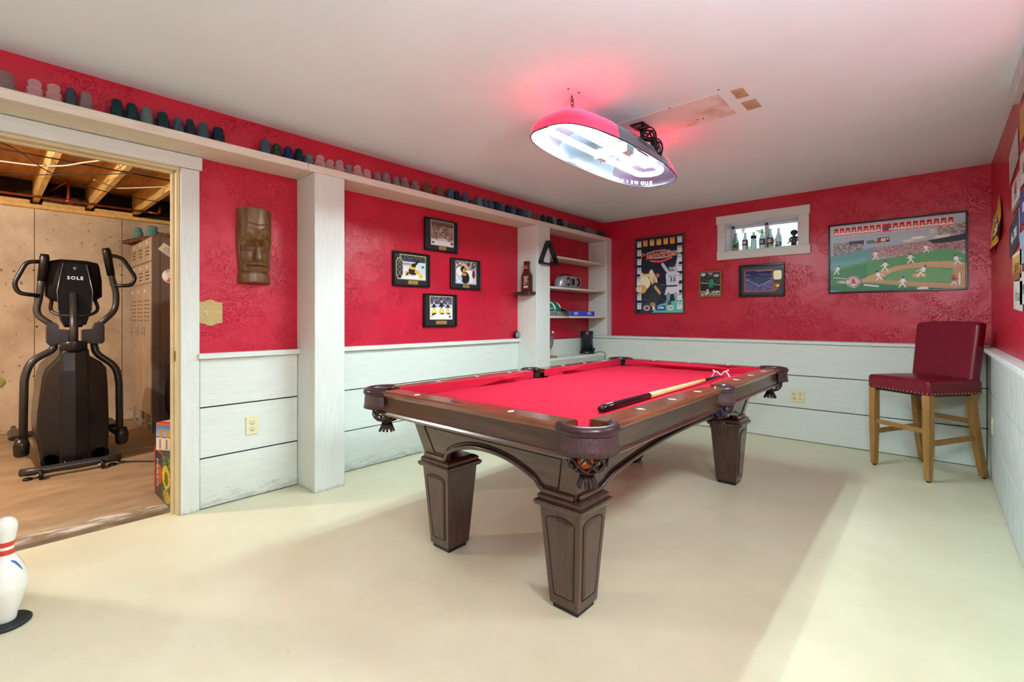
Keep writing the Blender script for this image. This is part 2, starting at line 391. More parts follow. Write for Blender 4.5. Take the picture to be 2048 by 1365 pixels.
# ================================================================== the room shell
LR, UR, PF = -3.24, -3.10, -2.98      # left wall: lower face, face above the shelf, post fronts
BR, BW = 5.187, 5.037                 # back wall: red face, wainscot face
RR, RW = 0.33, 0.30
CZ = 2.33
def floor_mat():
    m, nt, b = nodes('cream_floor_paint'); N = nt.nodes; K = nt.links
    tc = N.new('ShaderNodeTexCoord')
    n1 = N.new('ShaderNodeTexNoise'); n1.inputs['Scale'].default_value = 2.2; n1.inputs['Detail'].default_value = 8; n1.inputs['Roughness'].default_value = .65; K.new(tc.outputs['Object'], n1.inputs['Vector'])
    rp = N.new('ShaderNodeValToRGB'); rp.color_ramp.elements[0].position = .3; rp.color_ramp.elements[1].position = .7
    rp.color_ramp.elements[0].color = L(212, 204, 172); rp.color_ramp.elements[1].color = L(224, 217, 188); K.new(n1.outputs['Fac'], rp.inputs[0])
    mp = N.new('ShaderNodeMapping'); mp.inputs['Scale'].default_value = (3, 14, 1); mp.inputs['Rotation'].default_value = (0, 0, .6); K.new(tc.outputs['Object'], mp.inputs[0])
    n2 = N.new('ShaderNodeTexNoise'); n2.inputs['Scale'].default_value = 7; n2.inputs['Detail'].default_value = 4; K.new(mp.outputs[0], n2.inputs['Vector'])
    r2 = N.new('ShaderNodeMapRange'); r2.inputs[1].default_value = .69; r2.inputs[2].default_value = .8; r2.inputs[4].default_value = .55; K.new(n2.outputs['Fac'], r2.inputs[0])
    mx = N.new('ShaderNodeMix'); mx.data_type = 'RGBA'; mx.inputs['B'].default_value = L(120, 100, 72); K.new(r2.outputs[0], mx.inputs['Factor']); K.new(rp.outputs[0], mx.inputs['A'])
    K.new(mx.outputs['Result'], b.inputs['Base Color'])
    r3 = N.new('ShaderNodeMapRange'); r3.inputs[3].default_value = .32; r3.inputs[4].default_value = .52; K.new(n1.outputs['Fac'], r3.inputs[0]); K.new(r3.outputs[0], b.inputs['Roughness'])
    bp = N.new('ShaderNodeBump'); bp.inputs['Strength'].default_value = .08; bp.inputs['Distance'].default_value = .004; K.new(n1.outputs['Fac'], bp.inputs['Height']); K.new(bp.outputs[0], b.inputs['Normal'])
    return m
def utility_floor_mat():
    m, nt, b = nodes('bare_brown_concrete_floor'); N = nt.nodes; K = nt.links; b.inputs['Roughness'].default_value = .6
    tc = N.new('ShaderNodeTexCoord'); mp = N.new('ShaderNodeMapping'); mp.inputs['Scale'].default_value = (2.4, .8, 1); K.new(tc.outputs['Object'], mp.inputs[0])
    n1 = N.new('ShaderNodeTexNoise'); n1.inputs['Scale'].default_value = 2.6; n1.inputs['Detail'].default_value = 9; n1.inputs['Roughness'].default_value = .66; K.new(mp.outputs[0], n1.inputs['Vector'])
    rp = N.new('ShaderNodeValToRGB'); e = rp.color_ramp.elements; e[0].position = .3; e[1].position = .7; e[0].color = L(140, 116, 88); e[1].color = L(186, 164, 130); K.new(n1.outputs['Fac'], rp.inputs[0])
    # spilled white paint and dark grime along the threshold
    sx = N.new('ShaderNodeSeparateXYZ'); K.new(tc.outputs['Object'], sx.inputs[0])
    def band(x0, x1, soft):
        a = N.new('ShaderNodeMapRange'); a.interpolation_type = 'SMOOTHSTEP'; a.inputs[1].default_value = x0 - soft; a.inputs[2].default_value = x0 + soft; K.new(sx.outputs['X'], a.inputs[0])
        c = N.new('ShaderNodeMapRange'); c.interpolation_type = 'SMOOTHSTEP'; c.inputs[1].default_value = x1 - soft; c.inputs[2].default_value = x1 + soft; c.inputs[3].default_value = 1; c.inputs[4].default_value = 0; K.new(sx.outputs['X'], c.inputs[0])
        q = N.new('ShaderNodeMath'); q.operation = 'MULTIPLY'; K.new(a.outputs[0], q.inputs[0]); K.new(c.outputs[0], q.inputs[1]); return q
    n3 = N.new('ShaderNodeTexNoise'); n3.inputs['Scale'].default_value = 9; n3.inputs['Detail'].default_value = 8; K.new(mp.outputs[0], n3.inputs['Vector'])
    def stain(prev, x0, x1, soft, lo, hi, col, amt):
        q = band(x0, x1, soft); r = N.new('ShaderNodeMapRange'); r.inputs[1].default_value = lo; r.inputs[2].default_value = hi; r.inputs[4].default_value = amt; K.new(n3.outputs['Fac'], r.inputs[0])
        f = N.new('ShaderNodeMath'); f.operation = 'MULTIPLY'; K.new(q.outputs[0], f.inputs[0]); K.new(r.outputs[0], f.inputs[1])
        x = N.new('ShaderNodeMix'); x.data_type = 'RGBA'; x.inputs['B'].default_value = L(*col); K.new(f.outputs[0], x.inputs['Factor']); K.new(prev, x.inputs['A']); return x.outputs['Result']
    c1 = stain(rp.outputs[0], -3.52, -3.3, .05, .25, .5, (74, 60, 46), .75)
    c2 = stain(c1, -3.56, -3.42, .03, .42, .6, (222, 214, 200), .85)
    K.new(c2, b.inputs['Base Color'])
    bp = N.new('ShaderNodeBump'); bp.inputs['Strength'].default_value = .25; bp.inputs['Distance'].default_value = .01; K.new(n1.outputs['Fac'], bp.inputs['Height']); K.new(bp.outputs[0], b.inputs['Normal'])
    return m
def concrete_mat():
    m, nt, b = nodes('poured_concrete'); N = nt.nodes; K = nt.links; b.inputs['Roughness'].default_value = .85
    tc = N.new('ShaderNodeTexCoord')
    n1 = N.new('ShaderNodeTexNoise'); n1.inputs['Scale'].default_value = 1.5; n1.inputs['Detail'].default_value = 9; n1.inputs['Roughness'].default_value = .62; K.new(tc.outputs['Object'], n1.inputs['Vector'])
    rp = N.new('ShaderNodeValToRGB'); e = rp.color_ramp.elements; e[0].position = .34; e[1].position = .6; e[0].color = L(168, 148, 122); e[1].color = L(214, 200, 176); K.new(n1.outputs['Fac'], rp.inputs[0])
    v = N.new('ShaderNodeTexNoise'); v.inputs['Scale'].default_value = 22; v.inputs['Detail'].default_value = 3; K.new(tc.outputs['Object'], v.inputs['Vector'])
    r = N.new('ShaderNodeMapRange'); r.inputs[1].default_value = .66; r.inputs[2].default_value = .72; r.inputs[4].default_value = .8; K.new(v.outputs['Fac'], r.inputs[0])
    x = N.new('ShaderNodeMix'); x.data_type = 'RGBA'; x.inputs['B'].default_value = L(92, 76, 58); K.new(r.outputs[0], x.inputs['Factor']); K.new(rp.outputs[0], x.inputs['A'])
    K.new(x.outputs['Result'], b.inputs['Base Color'])
    bp = N.new('ShaderNodeBump'); bp.invert = True; bp.inputs['Strength'].default_value = .4; bp.inputs['Distance'].default_value = .008; K.new(r.outputs[0], bp.inputs['Height']); K.new(bp.outputs[0], b.inputs['Normal'])
    return m
M_floor = floor_mat(); M_ufloor = utility_floor_mat(); M_conc = concrete_mat()
M_joist = mat('joist_pine', (236, 190, 112), .6, var=.22, scale=4, stretch=(.8, 9, 9))
M_ply = mat('subfloor_plywood', (214, 150, 84), .7, var=.3, scale=3, stretch=(.9, 5, 5))
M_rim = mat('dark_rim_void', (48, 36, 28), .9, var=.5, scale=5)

struct('floor', MB().box(-3.32, .6, -3.1, 5.5, -.12, 0), M_floor, label='cream painted floor')
struct('floor.001', MB().box(-7.0, -3.32, -2.2, 3.4, -.12, -.004), M_ufloor, label='bare brown concrete floor of the utility room')
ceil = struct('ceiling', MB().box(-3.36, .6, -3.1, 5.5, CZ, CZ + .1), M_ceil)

# left wall
wl = MB()
wl.box(-3.36, LR, .754, 5.45, 0, 2.078)
wl.box(-3.36, LR, -3.1, -.25, 0, 2.078)
wl.box(-3.36, LR, -.25, .754, 2.0, 2.078)
wl.box(-3.36, UR, -3.1, 5.45, 2.125, CZ)
wl.box(-3.36, LR, -3.1, 5.45, 2.078, 2.125)
wall_left = struct('wall_left', wl, M_red)
def planks(parent, cells, m_low, m_hi, box):
    first = True
    for (a, b_) in cells:
        for k, (z0, z1) in enumerate(((.006, .296), (.304, .598), (.606, .895))):
            obj('plank', box(a + .002, b_ - .002, z0 + random.uniform(-.001, .001), z1), m_low if k == 0 else m_hi, parent)
def lbox(a, b_, z0, z1): return MB().box(LR, -3.226 + random.uniform(-.001, .001), a, b_, z0, z1, .0025)
planks(wall_left, [(.848, 1.424), (1.634, 3.708), (3.932, 5.036), (-3.0, -.33)], M_wHd, M_wH, lbox)
obj('plank_backing', MB().box(LR, LR + .003, .846, 5.03, 0, .9), M_gap, wall_left)
for i, (a, b_) in enumerate(((.836, 1.425), (1.632, 3.71), (-3.0, -.33))):
    struct('trim_%d' % (i + 1), MB().box(LR, -3.192, a, b_, .893, .925, .003), M_wH, label='white chair rail cap on the left wall')
# posts
struct('trim_4', MB().box(LR, PF, 1.425, 1.632, 0, 2.078, .003), M_wV, label='white boxed post beside the tiki mask panel')
post2 = MB().box(LR, PF, 3.71, 3.93, 0, 2.078, .003)
struct('trim_5', post2, M_wV, label='white boxed post left of the bookcase')
# bare screw heads left in the red panel
for (y, z) in ((3.03, 1.53), (3.50, 1.53), (3.06, 1.10), (3.49, 1.10)):
    obj('screw', MB().lathe([(.004, 0), (.005, .002), (.002, .004)], (LR, y, z), 8, 'x'), M_chrome, wall_left)
# door opening
door = MB().box(LR, -3.214, .754, .846, 0, 1.998, .003)
dr = struct('door_1', door, M_wV, label='white door casing board of the utility room opening')
obj('head_casing', MB().box(LR, -3.205, -.36, .858, 2.0, 2.076, .003), M_wH, dr)
obj('jamb', MB().box(-3.362, -3.24, .737, .756, 0, 1.985, .002).box(-3.362, -3.24, -.252, .756, 1.985, 2.002, .002), M_jamb, dr)
obj('door_stop', MB().box(-3.318, -3.284, .724, .738, 0, 1.973, .003).box(-3.318, -3.284, -.25, .738, 1.973, 1.986, .003), M_jamb, dr)
obj('strike_plate', MB().box(-3.276, -3.25, .7345, .7375, .885, .945).box(-3.268, -3.258, .733, .7346, .9, .93), mat('aged_brass', (150, 126, 74), .4, .8), dr)
obj('left_casing', MB().box(LR, -3.214, -.342, -.25, 0, 1.998, .003), M_wV, dr)
obj('left_jamb', MB().box(-3.362, -3.24, -.252, -.233, 0, 1.985, .002), M_jamb, dr)

# back wall with its window opening
WX0, WX1, WZ0, WZ1 = -1.628, -.965, 1.832, 2.122
wb = MB().box(-3.36, WX0, BR, 5.45, 0, CZ).box(WX1, .6, BR, 5.45, 0, CZ).box(WX0, WX1, BR, 5.45, 0, WZ0).box(WX0, WX1, BR, 5.45, WZ1, CZ)
wall_back = struct('wall_back', wb, M_red)
def bbox(a, b_, z0, z1): return MB().box(a, b_, BW + random.uniform(-.001, .001), BW + .02, z0, z1, .0025)
planks(wall_back, [(-3.225, .298)], M_wX, M_wX, bbox)
obj('plank_backing', MB().box(-3.24, .33, BW + .017, BR, 0, .9), M_gap, wall_back)
struct('trim_6', MB().box(-3.24, .31, BW - .018, BR, .897, .925, .003), M_wX, label='white ledge cap along the back wainscot')
win = struct('window_1', MB().box(-1.72, -.868, BR - .024, BR, WZ1, 2.207, .003), M_wX, label='short wide basement window with rough white casing')
obj('casing_bottom', MB().box(-1.712, -.864, BR - .024, BR, 1.748, WZ0, .003), M_wX, win)
obj('casing_side', MB().box(-1.708, WX0, BR - .022, BR, WZ0, WZ1, .003), M_wV, win)
obj('casing_side', MB().box(WX1, -.876, BR - .022, BR, WZ0, WZ1, .003), M_wV, win)
M_sash = mat('white_vinyl_sash', (225, 230, 236), .35)
obj('liner', MB().box(WX0, WX0 + .006, BR, 5.40, WZ0, WZ1).box(WX1 - .006, WX1, BR, 5.40, WZ0, WZ1).box(WX0, WX1, BR, 5.40, WZ0, WZ0 + .006).box(WX0, WX1, BR, 5.40, WZ1 - .006, WZ1), M_sash, win)
fr = MB()
for (a, b_) in ((WX0 + .006, WX0 + .04), (-1.30, -1.265), (WX1 - .04, WX1 - .006)): fr.box(a, b_, 5.36, 5.395, WZ0 + .006, WZ1 - .006, .003)
fr.box(WX0 + .006, WX1 - .006, 5.36, 5.395, WZ0 + .006, WZ0 + .026, .003).box(WX0 + .006, WX1 - .006, 5.36, 5.395, WZ1 - .03, WZ1 - .006, .003)
obj('sash', fr, M_sash, win)
M_pane = glass_mat('window_glass', (235, 242, 244), .02, .03, (252, 254, 254))
obj('pane', MB().box(WX0 + .03, -1.29, 5.376, 5.380, WZ0 + .02, WZ1 - .02), M_pane, win)
obj('pane', MB().box(-1.27, WX1 - .03, 5.376, 5.380, WZ0 + .02, WZ1 - .02), M_pane, win)

# right wall, with the side window that is out of frame
wr = MB().box(RR, .55, -3.1, -.4, 0, CZ).box(RR, .55, .6, 2.0, 0, CZ).box(RR, .55, 3.0, 5.45, 0, CZ).box(RR, .55, -.4, .6, 0, 1.70).box(RR, .55, 2.0, 3.0, 0, 1.70).box(RR, .55, -.4, .6, 2.19, CZ).box(RR, .55, 2.0, 3.0, 2.19, CZ)
wall_right = struct('wall_right', wr, M_red)
def rbox(a, b_, z0, z1): return MB().box(RW + random.uniform(-.001, .001), RR, a, b_, z0, z1, .0025)
M_wHr = white_wood_mat('white_sawn_board_grey_streaks', (4, 4, 1.2), base=(218, 222, 220), base2=(186, 192, 190))
planks(wall_right, [(-3.0, 4.80), (4.803, 5.036)], M_wHr, M_wHr, rbox)
obj('plank_backing', MB().box(RR - .004, RR, -3, 5.03, 0, .9), M_gap, wall_right)
struct('trim_7', MB().box(.262, RR, -3.0, 4.93, .893, .922, .003), M_wHr, label='white ledge cap along the right wainscot')
struct('trim_8', MB().box(.294, RR, 1.95, 3.55, 2.236, CZ, .003), M_wHr, label='rough white board fixed under the ceiling on the right wall')
for n_, (wa, wc) in ((2, (-.4, .6)), (3, (2.0, 3.0))):
    w2 = struct('window_%d' % n_, MB().box(.305, RR, wa - .09, wc + .09, 1.61, 1.70, .003).box(.305, RR, wa - .09, wa, 1.70, 2.19).box(.305, RR, wc, wc + .09, 1.70, 2.19), M_wHr)
    obj('pane', MB().box(.45, .454, wa, wc, 1.70, 2.19), M_pane, w2)
# made-up sconce, added out of frame to brighten the right half of the room
sco = thing('fill_sconce', 'added fill light shaped as a round sconce on the right wall between the side windows', 'lamp', (RR, 0.92, 1.66))
obj('back_plate', MB().lathe([(.06, -.02), (.065, -.012), (.065, 0)], (RR, 0.92, 1.66), 20, 'x'), M_chrome, sco)
obj('arm', MB().tube([(RR - .02, 0.92, 1.66), (RR - .12, 0.92, 1.66)], .012, 10), M_chrome, sco)
obj('fill_globe', MB().sphere((RR - .20, 0.92, 1.66), .09, 16, 10), mat('lit_fill_globe', (255, 255, 255), .5, emis=(226, 250, 255), emis_s=FILL_W / (math.pi * 4 * math.pi * .09 ** 2)), sco)
struct('wall_front', MB().box(-3.36, .6, -3.2, -3.1, 0, CZ), M_red)

# patched strip on the ceiling with old water stains
def patch_mat():
    m, nt, b = nodes('stained_ceiling_patch'); N = nt.nodes; K = nt.links; b.inputs['Roughness'].default_value = .85
    tc = N.new('ShaderNodeTexCoord'); n = N.new('ShaderNodeTexNoise'); n.inputs['Scale'].default_value = 7; n.inputs['Detail'].default_value = 6; K.new(tc.outputs['Object'], n.inputs['Vector'])
    sx = N.new('ShaderNodeSeparateXYZ'); K.new(tc.outputs['Object'], sx.inputs[0])
    r = N.new('ShaderNodeMapRange'); r.inputs[1].default_value = -1.35; r.inputs[2].default_value = -.75; r.inputs[3].default_value = -.2; r.inputs[4].default_value = .16; K.new(sx.outputs['X'], r.inputs[0])
    a = N.new('ShaderNodeMath'); a.operation = 'ADD'; K.new(n.outputs['Fac'], a.inputs[0]); K.new(r.outputs[0], a.inputs[1])
    rp = N.new('ShaderNodeValToRGB'); e = rp.color_ramp.elements; e[0].position = .5; e[0].color = L(224, 216, 210); e[1].position = .74; e[1].color = L(186, 164, 132); K.new(a.outputs[0], rp.inputs[0])
    K.new(rp.outputs[0], b.inputs['Base Color']); return m
M_patch = patch_mat()
obj('drywall_patch', MB().box(-1.62, -.86, 2.60, 2.93, CZ - .0018, CZ), M_patch, ceil)
obj('drywall_patch', MB().box(-.80, -.74, 2.62, 2.74, CZ - .0014, CZ).box(-.80, -.725, 2.80, 2.93, CZ - .0014, CZ), mat('rusty_stain', (186, 160, 124), .9, var=.3, scale=16), ceil)
for p in ((-1.42, 2.03), (-1.40, 2.10), (-1.12, 2.60), (-1.06, 2.86), (-1.03, 2.87), (-.84, 2.56)):
    obj('screw_hole', MB().lathe([(.006, 0), (.004, .001)], (p[0], p[1], CZ - .0025), 8), M_gap, ceil)

# ------------------------------------------------------------------ utility room beyond the doorway
wf = struct('wall_far', MB().box(-7.0, -6.78, -2.2, 3.4, 0, 2.24), M_conc, label='poured concrete foundation wall of the utility room')
for y in (-.35, .34, 1.03, 1.72):
    obj('form_seam', MB().box(-6.781, -6.778, y, y + .006, 0, 2.24), mat('seam_line', (120, 100, 78), .9), wf)
for y, z in ((.34, 1.62), (.34, .55), (1.03, 1.62), (1.03, .55), (.36, 1.05)):
    obj('tie_hole', MB().lathe([(.012, 0), (.008, .002)], (-6.7815, y, z), 10, 'x'), M_gap, wf)
struct('wall_side', MB().box(-7.0, -3.36, 3.2, 3.4, 0, 2.24).box(-7, -3.36, 3.2, 3.4, 2.24, 2.7), M_conc)
struct('wall_rear', MB().box(-7.0, -3.36, -2.2, -2.05, 0, 2.7), M_conc)
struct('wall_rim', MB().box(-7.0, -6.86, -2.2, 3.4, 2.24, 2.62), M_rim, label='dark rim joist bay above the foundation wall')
struct('trim_9', MB().box(-6.88, -6.70, -2.1, 3.2, 2.24, 2.278, .003), M_joist, label='pine sill plate on top of the concrete wall')
for a, b_ in ((.40, .72), (.80, 1.12), (-.02, .31)):
    obj('blocking', MB().box(-6.84, -6.72, a, b_, 2.278, 2.318, .003), M_joist, bpy.data.objects['trim_9'])
uc = struct('ceiling.001', MB().box(-7.0, -3.36, -2.2, 3.4, 2.54, 2.6), M_ply, label='plywood subfloor above the utility room')
j0 = None
for y in (-.85, -.45, -.05, .355, .755, 1.155, 1.555, 1.955, 2.355, 2.755):
    o = obj('joist', MB().box(-6.86, -3.37, y - .021, y + .021, 2.31, 2.54, .002), M_joist, uc)
struct('wall_header', MB().box(-3.40, -3.36, -2.2, 3.4, 2.0, 2.6), M_ply, label='framing above the utility doorway')
# hidden inner faces of the utility room next to the red wall
struct('wall_partition', MB().box(-3.40, -3.362, .80, 3.4, 0, 2.0).box(-3.40, -3.362, -2.2, -.3, 0, 2.0), M_joist)

# ================================================================== pool table
def walnut_mat(name, stretch, c1=(82, 49, 36), c2=(46, 26, 20), rough=.3):
    m, nt, b = nodes(name); N = nt.nodes; K = nt.links; b.inputs['Roughness'].default_value = rough; b.inputs['Coat Weight'].default_value = .7; b.inputs['Coat Roughness'].default_value = .18
    tc = N.new('ShaderNodeTexCoord'); mp = N.new('ShaderNodeMapping'); mp.inputs['Scale'].default_value = stretch; K.new(tc.outputs['Object'], mp.inputs[0])
    n = N.new('ShaderNodeTexNoise'); n.inputs['Scale'].default_value = 3.2; n.inputs['Detail'].default_value = 9; n.inputs['Roughness'].default_value = .62; n.inputs['Distortion'].default_value = .6; K.new(mp.outputs[0], n.inputs['Vector'])
    rp = N.new('ShaderNodeValToRGB'); e = rp.color_ramp.elements; e[0].position = .32; e[1].position = .7; e[0].color = L(*c2); e[1].color = L(*c1); K.new(n.outputs['Fac'], rp.inputs[0]); K.new(rp.outputs[0], b.inputs['Base Color'])
    bp = N.new('ShaderNodeBump'); bp.inputs['Strength'].default_value = .08; bp.inputs['Distance'].default_value = .002; K.new(n.outputs['Fac'], bp.inputs['Height']); K.new(bp.outputs[0], b.inputs['Normal'])
    return m
M_walx = walnut_mat('walnut_grain_x', (1.2, 12, 12)); M_waly = walnut_mat('walnut_grain_y', (12, 1.2, 12)); M_walz = walnut_mat('walnut_grain_z', (12, 12, 1.2), (78, 46, 34), (44, 25, 19))
M_railx = walnut_mat('rail_grain_x', (1.2, 12, 12), (128, 72, 42), (86, 46, 28), .22); M_raily = walnut_mat('rail_grain_y', (12, 1.2, 12), (128, 72, 42), (86, 46, 28), .22)
M_groove = mat('dark_wood_groove', (30, 17, 12), .5)
M_felt = mat('red_billiard_cloth', (182, 27, 52), .95, var=.06, scale=90, bump=.25, bscale=700, spec=.15)
M_leather = mat('brown_leather', (56, 32, 34), .3, var=.2, scale=14)
def weave_mat():
    m, nt, b = nodes('basket_weave_leather'); N = nt.nodes; K = nt.links; b.inputs['Base Color'].default_value = L(70, 44, 46); b.inputs['Roughness'].default_value = .32
    tc = N.new('ShaderNodeTexCoord'); mp = N.new('ShaderNodeMapping'); mp.inputs['Rotation'].default_value = (.0, 0, R(45)); K.new(tc.outputs['Object'], mp.inputs[0])
    ck = N.new('ShaderNodeTexVoronoi'); ck.inputs['Scale'].default_value = 210; ck.inputs['Randomness'].default_value = .15; K.new(tc.outputs['Object'], ck.inputs['Vector'])
    bp = N.new('ShaderNodeBump'); bp.inputs['Strength'].default_value = .9; bp.inputs['Distance'].default_value = .002; bp.invert = True; K.new(ck.outputs['Distance'], bp.inputs['Height']); K.new(bp.outputs[0], b.inputs['Normal'])
    return m
M_weave = weave_mat()
TX, TY, HX, HY = -1.43, 2.49, .65, 1.238
pt = thing('pool_table', 'dark walnut pool table with bright red cloth and leather drop pockets', 'pool table', (TX, TY, 0))
def SX(s, ins): return TX + s * (HX - ins)
def SY(s, ins): return TY + s * (HY - ins)
# slate bed with red cloth, corners and side notches cut for the pockets
e = .118; c = .10; bx0, bx1, by0, by1 = TX - HX + e, TX + HX - e, TY - HY + e, TY + HY - e
bed = [(bx0 + c, by0), (bx1 - c, by0), (bx1, by0 + c), (bx1, TY - .07), (bx1 - .03, TY - .045), (bx1 - .03, TY + .045), (bx1, TY + .07), (bx1, by1 - c), (bx1 - c, by1), (bx0 + c, by1), (bx0, by1 - c), (bx0, TY + .07), (bx0 + .03, TY + .045), (bx0 + .03, TY - .045), (bx0, TY - .07), (bx0, by0 + c)]
obj('cloth_bed', MB().prism(bed, 'xy', .70, .738), M_felt, pt)
RT = .787
def rail(axis, side, a, b_, name_m, sights, ca, cb):
    """axis 'x': short rail at y side; 'y': long rail at x side. a..b_ range along axis; ca, cb: cushion mitre at each end"""
    def P(t, ins, z):
        return (t, SY(side, ins), z) if axis == 'x' else (SX(side, ins), t, z)
    prof = [(.012, .756), (.004, .762), (0, .770), (.003, .780), (.012, RT), (.098, RT - .001), (.098, .756)]
    rl = obj('rail', MB().loft([[P(a, i, z) for i, z in prof], [P(b_, i, z) for i, z in prof]], smooth=False), name_m, pt)
    cp = [(.098, .784), (.104, .787), (.138, .781), (.149, .772), (.149, .764), (.126, .738), (.098, .738)]
    def ring(t, k, d): return [P(t + d * k * (i - .098) / .05, i, z) for i, z in cp]
    obj('cushion', MB().loft([ring(a - .01, ca, 1), ring(b_ + .01, cb, -1)], smooth=False), M_felt, pt)
    ap = [(.016, .757), (.016, .692), (.05, .692), (.05, .757)]
    aa, bb = a - .05, b_ + .05
    obj('apron', MB().loft([[P(aa, i, z) for i, z in ap], [P(bb, i, z) for i, z in ap]], smooth=False), M_walx if axis == 'x' else M_waly, pt)
    mo = [(.02, .693), (.010, .690), (.006, .682), (.012, .674), (.024, .671), (.030, .664), (.17, .660), (.17, .693)]
    obj('apron_molding', MB().loft([[P(aa, i, z) for i, z in mo], [P(bb, i, z) for i, z in mo]], smooth=False), M_walx if axis == 'x' else M_waly, pt)
    for t in sights:
        ctr = P(t, .052, RT); dx, dy = (.006, .014) if axis == 'y' else (.014, .006)
        if axis == 'y': dx, dy = .020, .011
        else: dx, dy = .012, .019
        obj('sight', MB().prism([(ctr[0] - dx, ctr[1]), (ctr[0], ctr[1] - dy), (ctr[0] + dx, ctr[1]), (ctr[0], ctr[1] + dy)], 'xy', RT - .001, RT + .0006), mat('pearl_inlay', (226, 224, 214), .25), rl)
    return rl
x0, x1 = TX - HX + .135, TX + HX - .135
y0, y1 = TY - HY + .135, TY + HY - .135
r_near = rail('x', -1, x0, x1, M_railx, (TX - .31, TX + .26), .9, .9)
rail('x', 1, x0, x1, M_railx, (TX - .29, TX, TX + .29), .9, .9)
for s in (-1, 1):
    rail('y', s, y0, TY - .07, M_raily, (1.665, 1.956, 2.246), .9, .35)
    rail('y', s, TY + .07, y1, M_raily, (2.83, 3.112, 3.405), .35, .9)
obj('maker_mark', MB().prism([(-1.50, 1.292), (-1.43, 1.290), (-1.43, 1.302), (-1.50, 1.304)], 'xy', RT - .001, RT + .0004), M_groove, r_near)
# cabinet: four tilted faces with an arched foot
ZT, ZB = .664, .452
def inset(z): return .155 + (ZT - z) / (ZT - ZB) * .052
def face(axis, side):
    H1, H2, leg = (HX, HY, .285) if axis == 'x' else (HY, HX, .86)
    def P(t, z, out=0):
        i = inset(z) - out
        return (TX + t, SY(side, i), z) if axis == 'x' else (SX(side, i), TY + t, z)
    half = lambda z: H1 - inset(z)
    def zb(t):
        k = abs(t) / leg
        if k >= 1: return ZB
        return ZB + .026 + .082 * (1 - k ** 2.2) if k < .94 else ZB + (1 - k) / .06 * .036
    m = M_walx if axis == 'x' else M_waly
    NS = 64; out_r = []; in_r = []
    rows = 6
    vs = []; fs = []
    for o in (0, -.02):
        for r_ in range(rows + 1):
            for i in range(NS + 1):
                s = -1 + 2 * i / NS; t0 = s * half(ZT); z_b = zb(s * half(ZB)); z = ZT + (z_b - ZT) * r_ / rows
                vs.append(P(s * half(z), z, o))
    n1 = NS + 1; off = (rows + 1) * n1
    for r_ in range(rows):
        for i in range(NS):
            a = r_ * n1 + i; fs.append((a, a + 1, a + n1 + 1, a + n1)); fs.append((off + a, off + a + n1, off + a + n1 + 1, off + a + 1))
    for i in range(NS):
        a = rows * n1 + i; fs.append((a, a + 1, off + a + 1, off + a))
    cab = obj('cabinet_side', MB().add(vs, fs), m, pt)
    pts = [P(s * half(ZB), zb(s * half(ZB)) + .012, .004) for s in np.linspace(-.99, .99, 61)]
    pts = [p for p in pts]
    obj('arch_molding', MB().tube(pts, .011, 8), m, cab)
    # panel groove: a long trapezoid that follows the arch
    w = half(ZB) - .075; zt = ZT - .052
    line = [P(-half(zt) + .075, zt, .001), P(half(zt) - .075, zt, .001)]
    low = [P(s * w, zb(s * w) + .032, .001) for s in np.linspace(1, -1, 41)]
    obj('panel_groove', MB().tube([Vector(q) for q in line + low], .0032, 6, closed=True), M_groove, cab)
    return cab
for ax in 'xy':
    for s in (-1, 1): face(ax, s)
# legs
def leg_parts(cx, cy_):
    tz, bz, th, bh = .405, .022, .094, .066
    def hw(z): return bh + (th - bh) * (z - bz) / (tz - bz)
    rings = [[(cx + a * hw(z), cy_ + b_ * hw(z), z) for a, b_ in ((-1, -1), (1, -1), (1, 1), (-1, 1))] for z in (bz, tz)]
    lg = obj('leg', MB().loft(rings, smooth=False), M_walz, pt)
    obj('foot', MB().box(cx - .058, cx + .058, cy_ - .058, cy_ + .058, 0, .024, .002), M_black, lg)
    cap = MB()
    prof = [(.092, .398), (.106, .404), (.112, .413), (.112, .424), (.100, .430), (.102, .442), (.094, .450), (.08, .456)]
    cap.loft([[(cx + a * r, cy_ + b_ * r, z) for a, b_ in ((-1, -1), (1, -1), (1, 1), (-1, 1))] for r, z in prof], smooth=False)
    obj('leg_cap', cap, M_walz, lg)
    outs = ((0, -1 if cy_ < TY else 1), (-1 if cx < TX else 1, 0))
    for (nx, ny) in outs:
        def Q(t, z, out):
            h_ = hw(z) + out
            return (cx + nx * h_ - ny * t, cy_ + ny * h_ + nx * t, z)
        def outline(mg, zlo, zhi):
            o = [(-(hw(zlo) - mg), zlo), (hw(zlo) - mg, zlo)]
            w = hw(zhi) - mg
            o += [(w * math.cos(a), zhi + .020 * math.sin(a)) for a in np.linspace(0, math.pi, 9)]
            return o
        o1 = outline(.026, .062, .350); o2 = outline(.036, .074, .338)
        v = [Q(t, z, .0008) for t, z in o1] + [Q(t, z, .005) for t, z in o2]; n = len(o1)
        f = [(i, (i + 1) % n, n + (i + 1) % n, n + i) for i in range(n)] + [tuple(range(n, 2 * n))]
        pn = obj('leg_panel', MB().add(v, f), M_walz, lg)
    for (nx, ny) in outs:
        def Q(t, z, out):
            h_ = hw(z) + out
            return (cx + nx * h_ - ny * t, cy_ + ny * h_ + nx * t, z)
        w0, w1 = hw(.06) - .024, hw(.352) - .024
        ln = [Q(-w0, .060, 0), Q(w0, .060, 0)] + [Q(w1 * math.cos(a), .352 + .022 * math.sin(a), 0) for a in np.linspace(0, math.pi, 9)]
        obj('panel_groove', MB().tube(ln, .0028, 6, closed=True), M_groove, lg)
for lx in (TX - .37, TX + .37):
    for ly in (TY - .94, TY + .955): leg_parts(lx, ly)
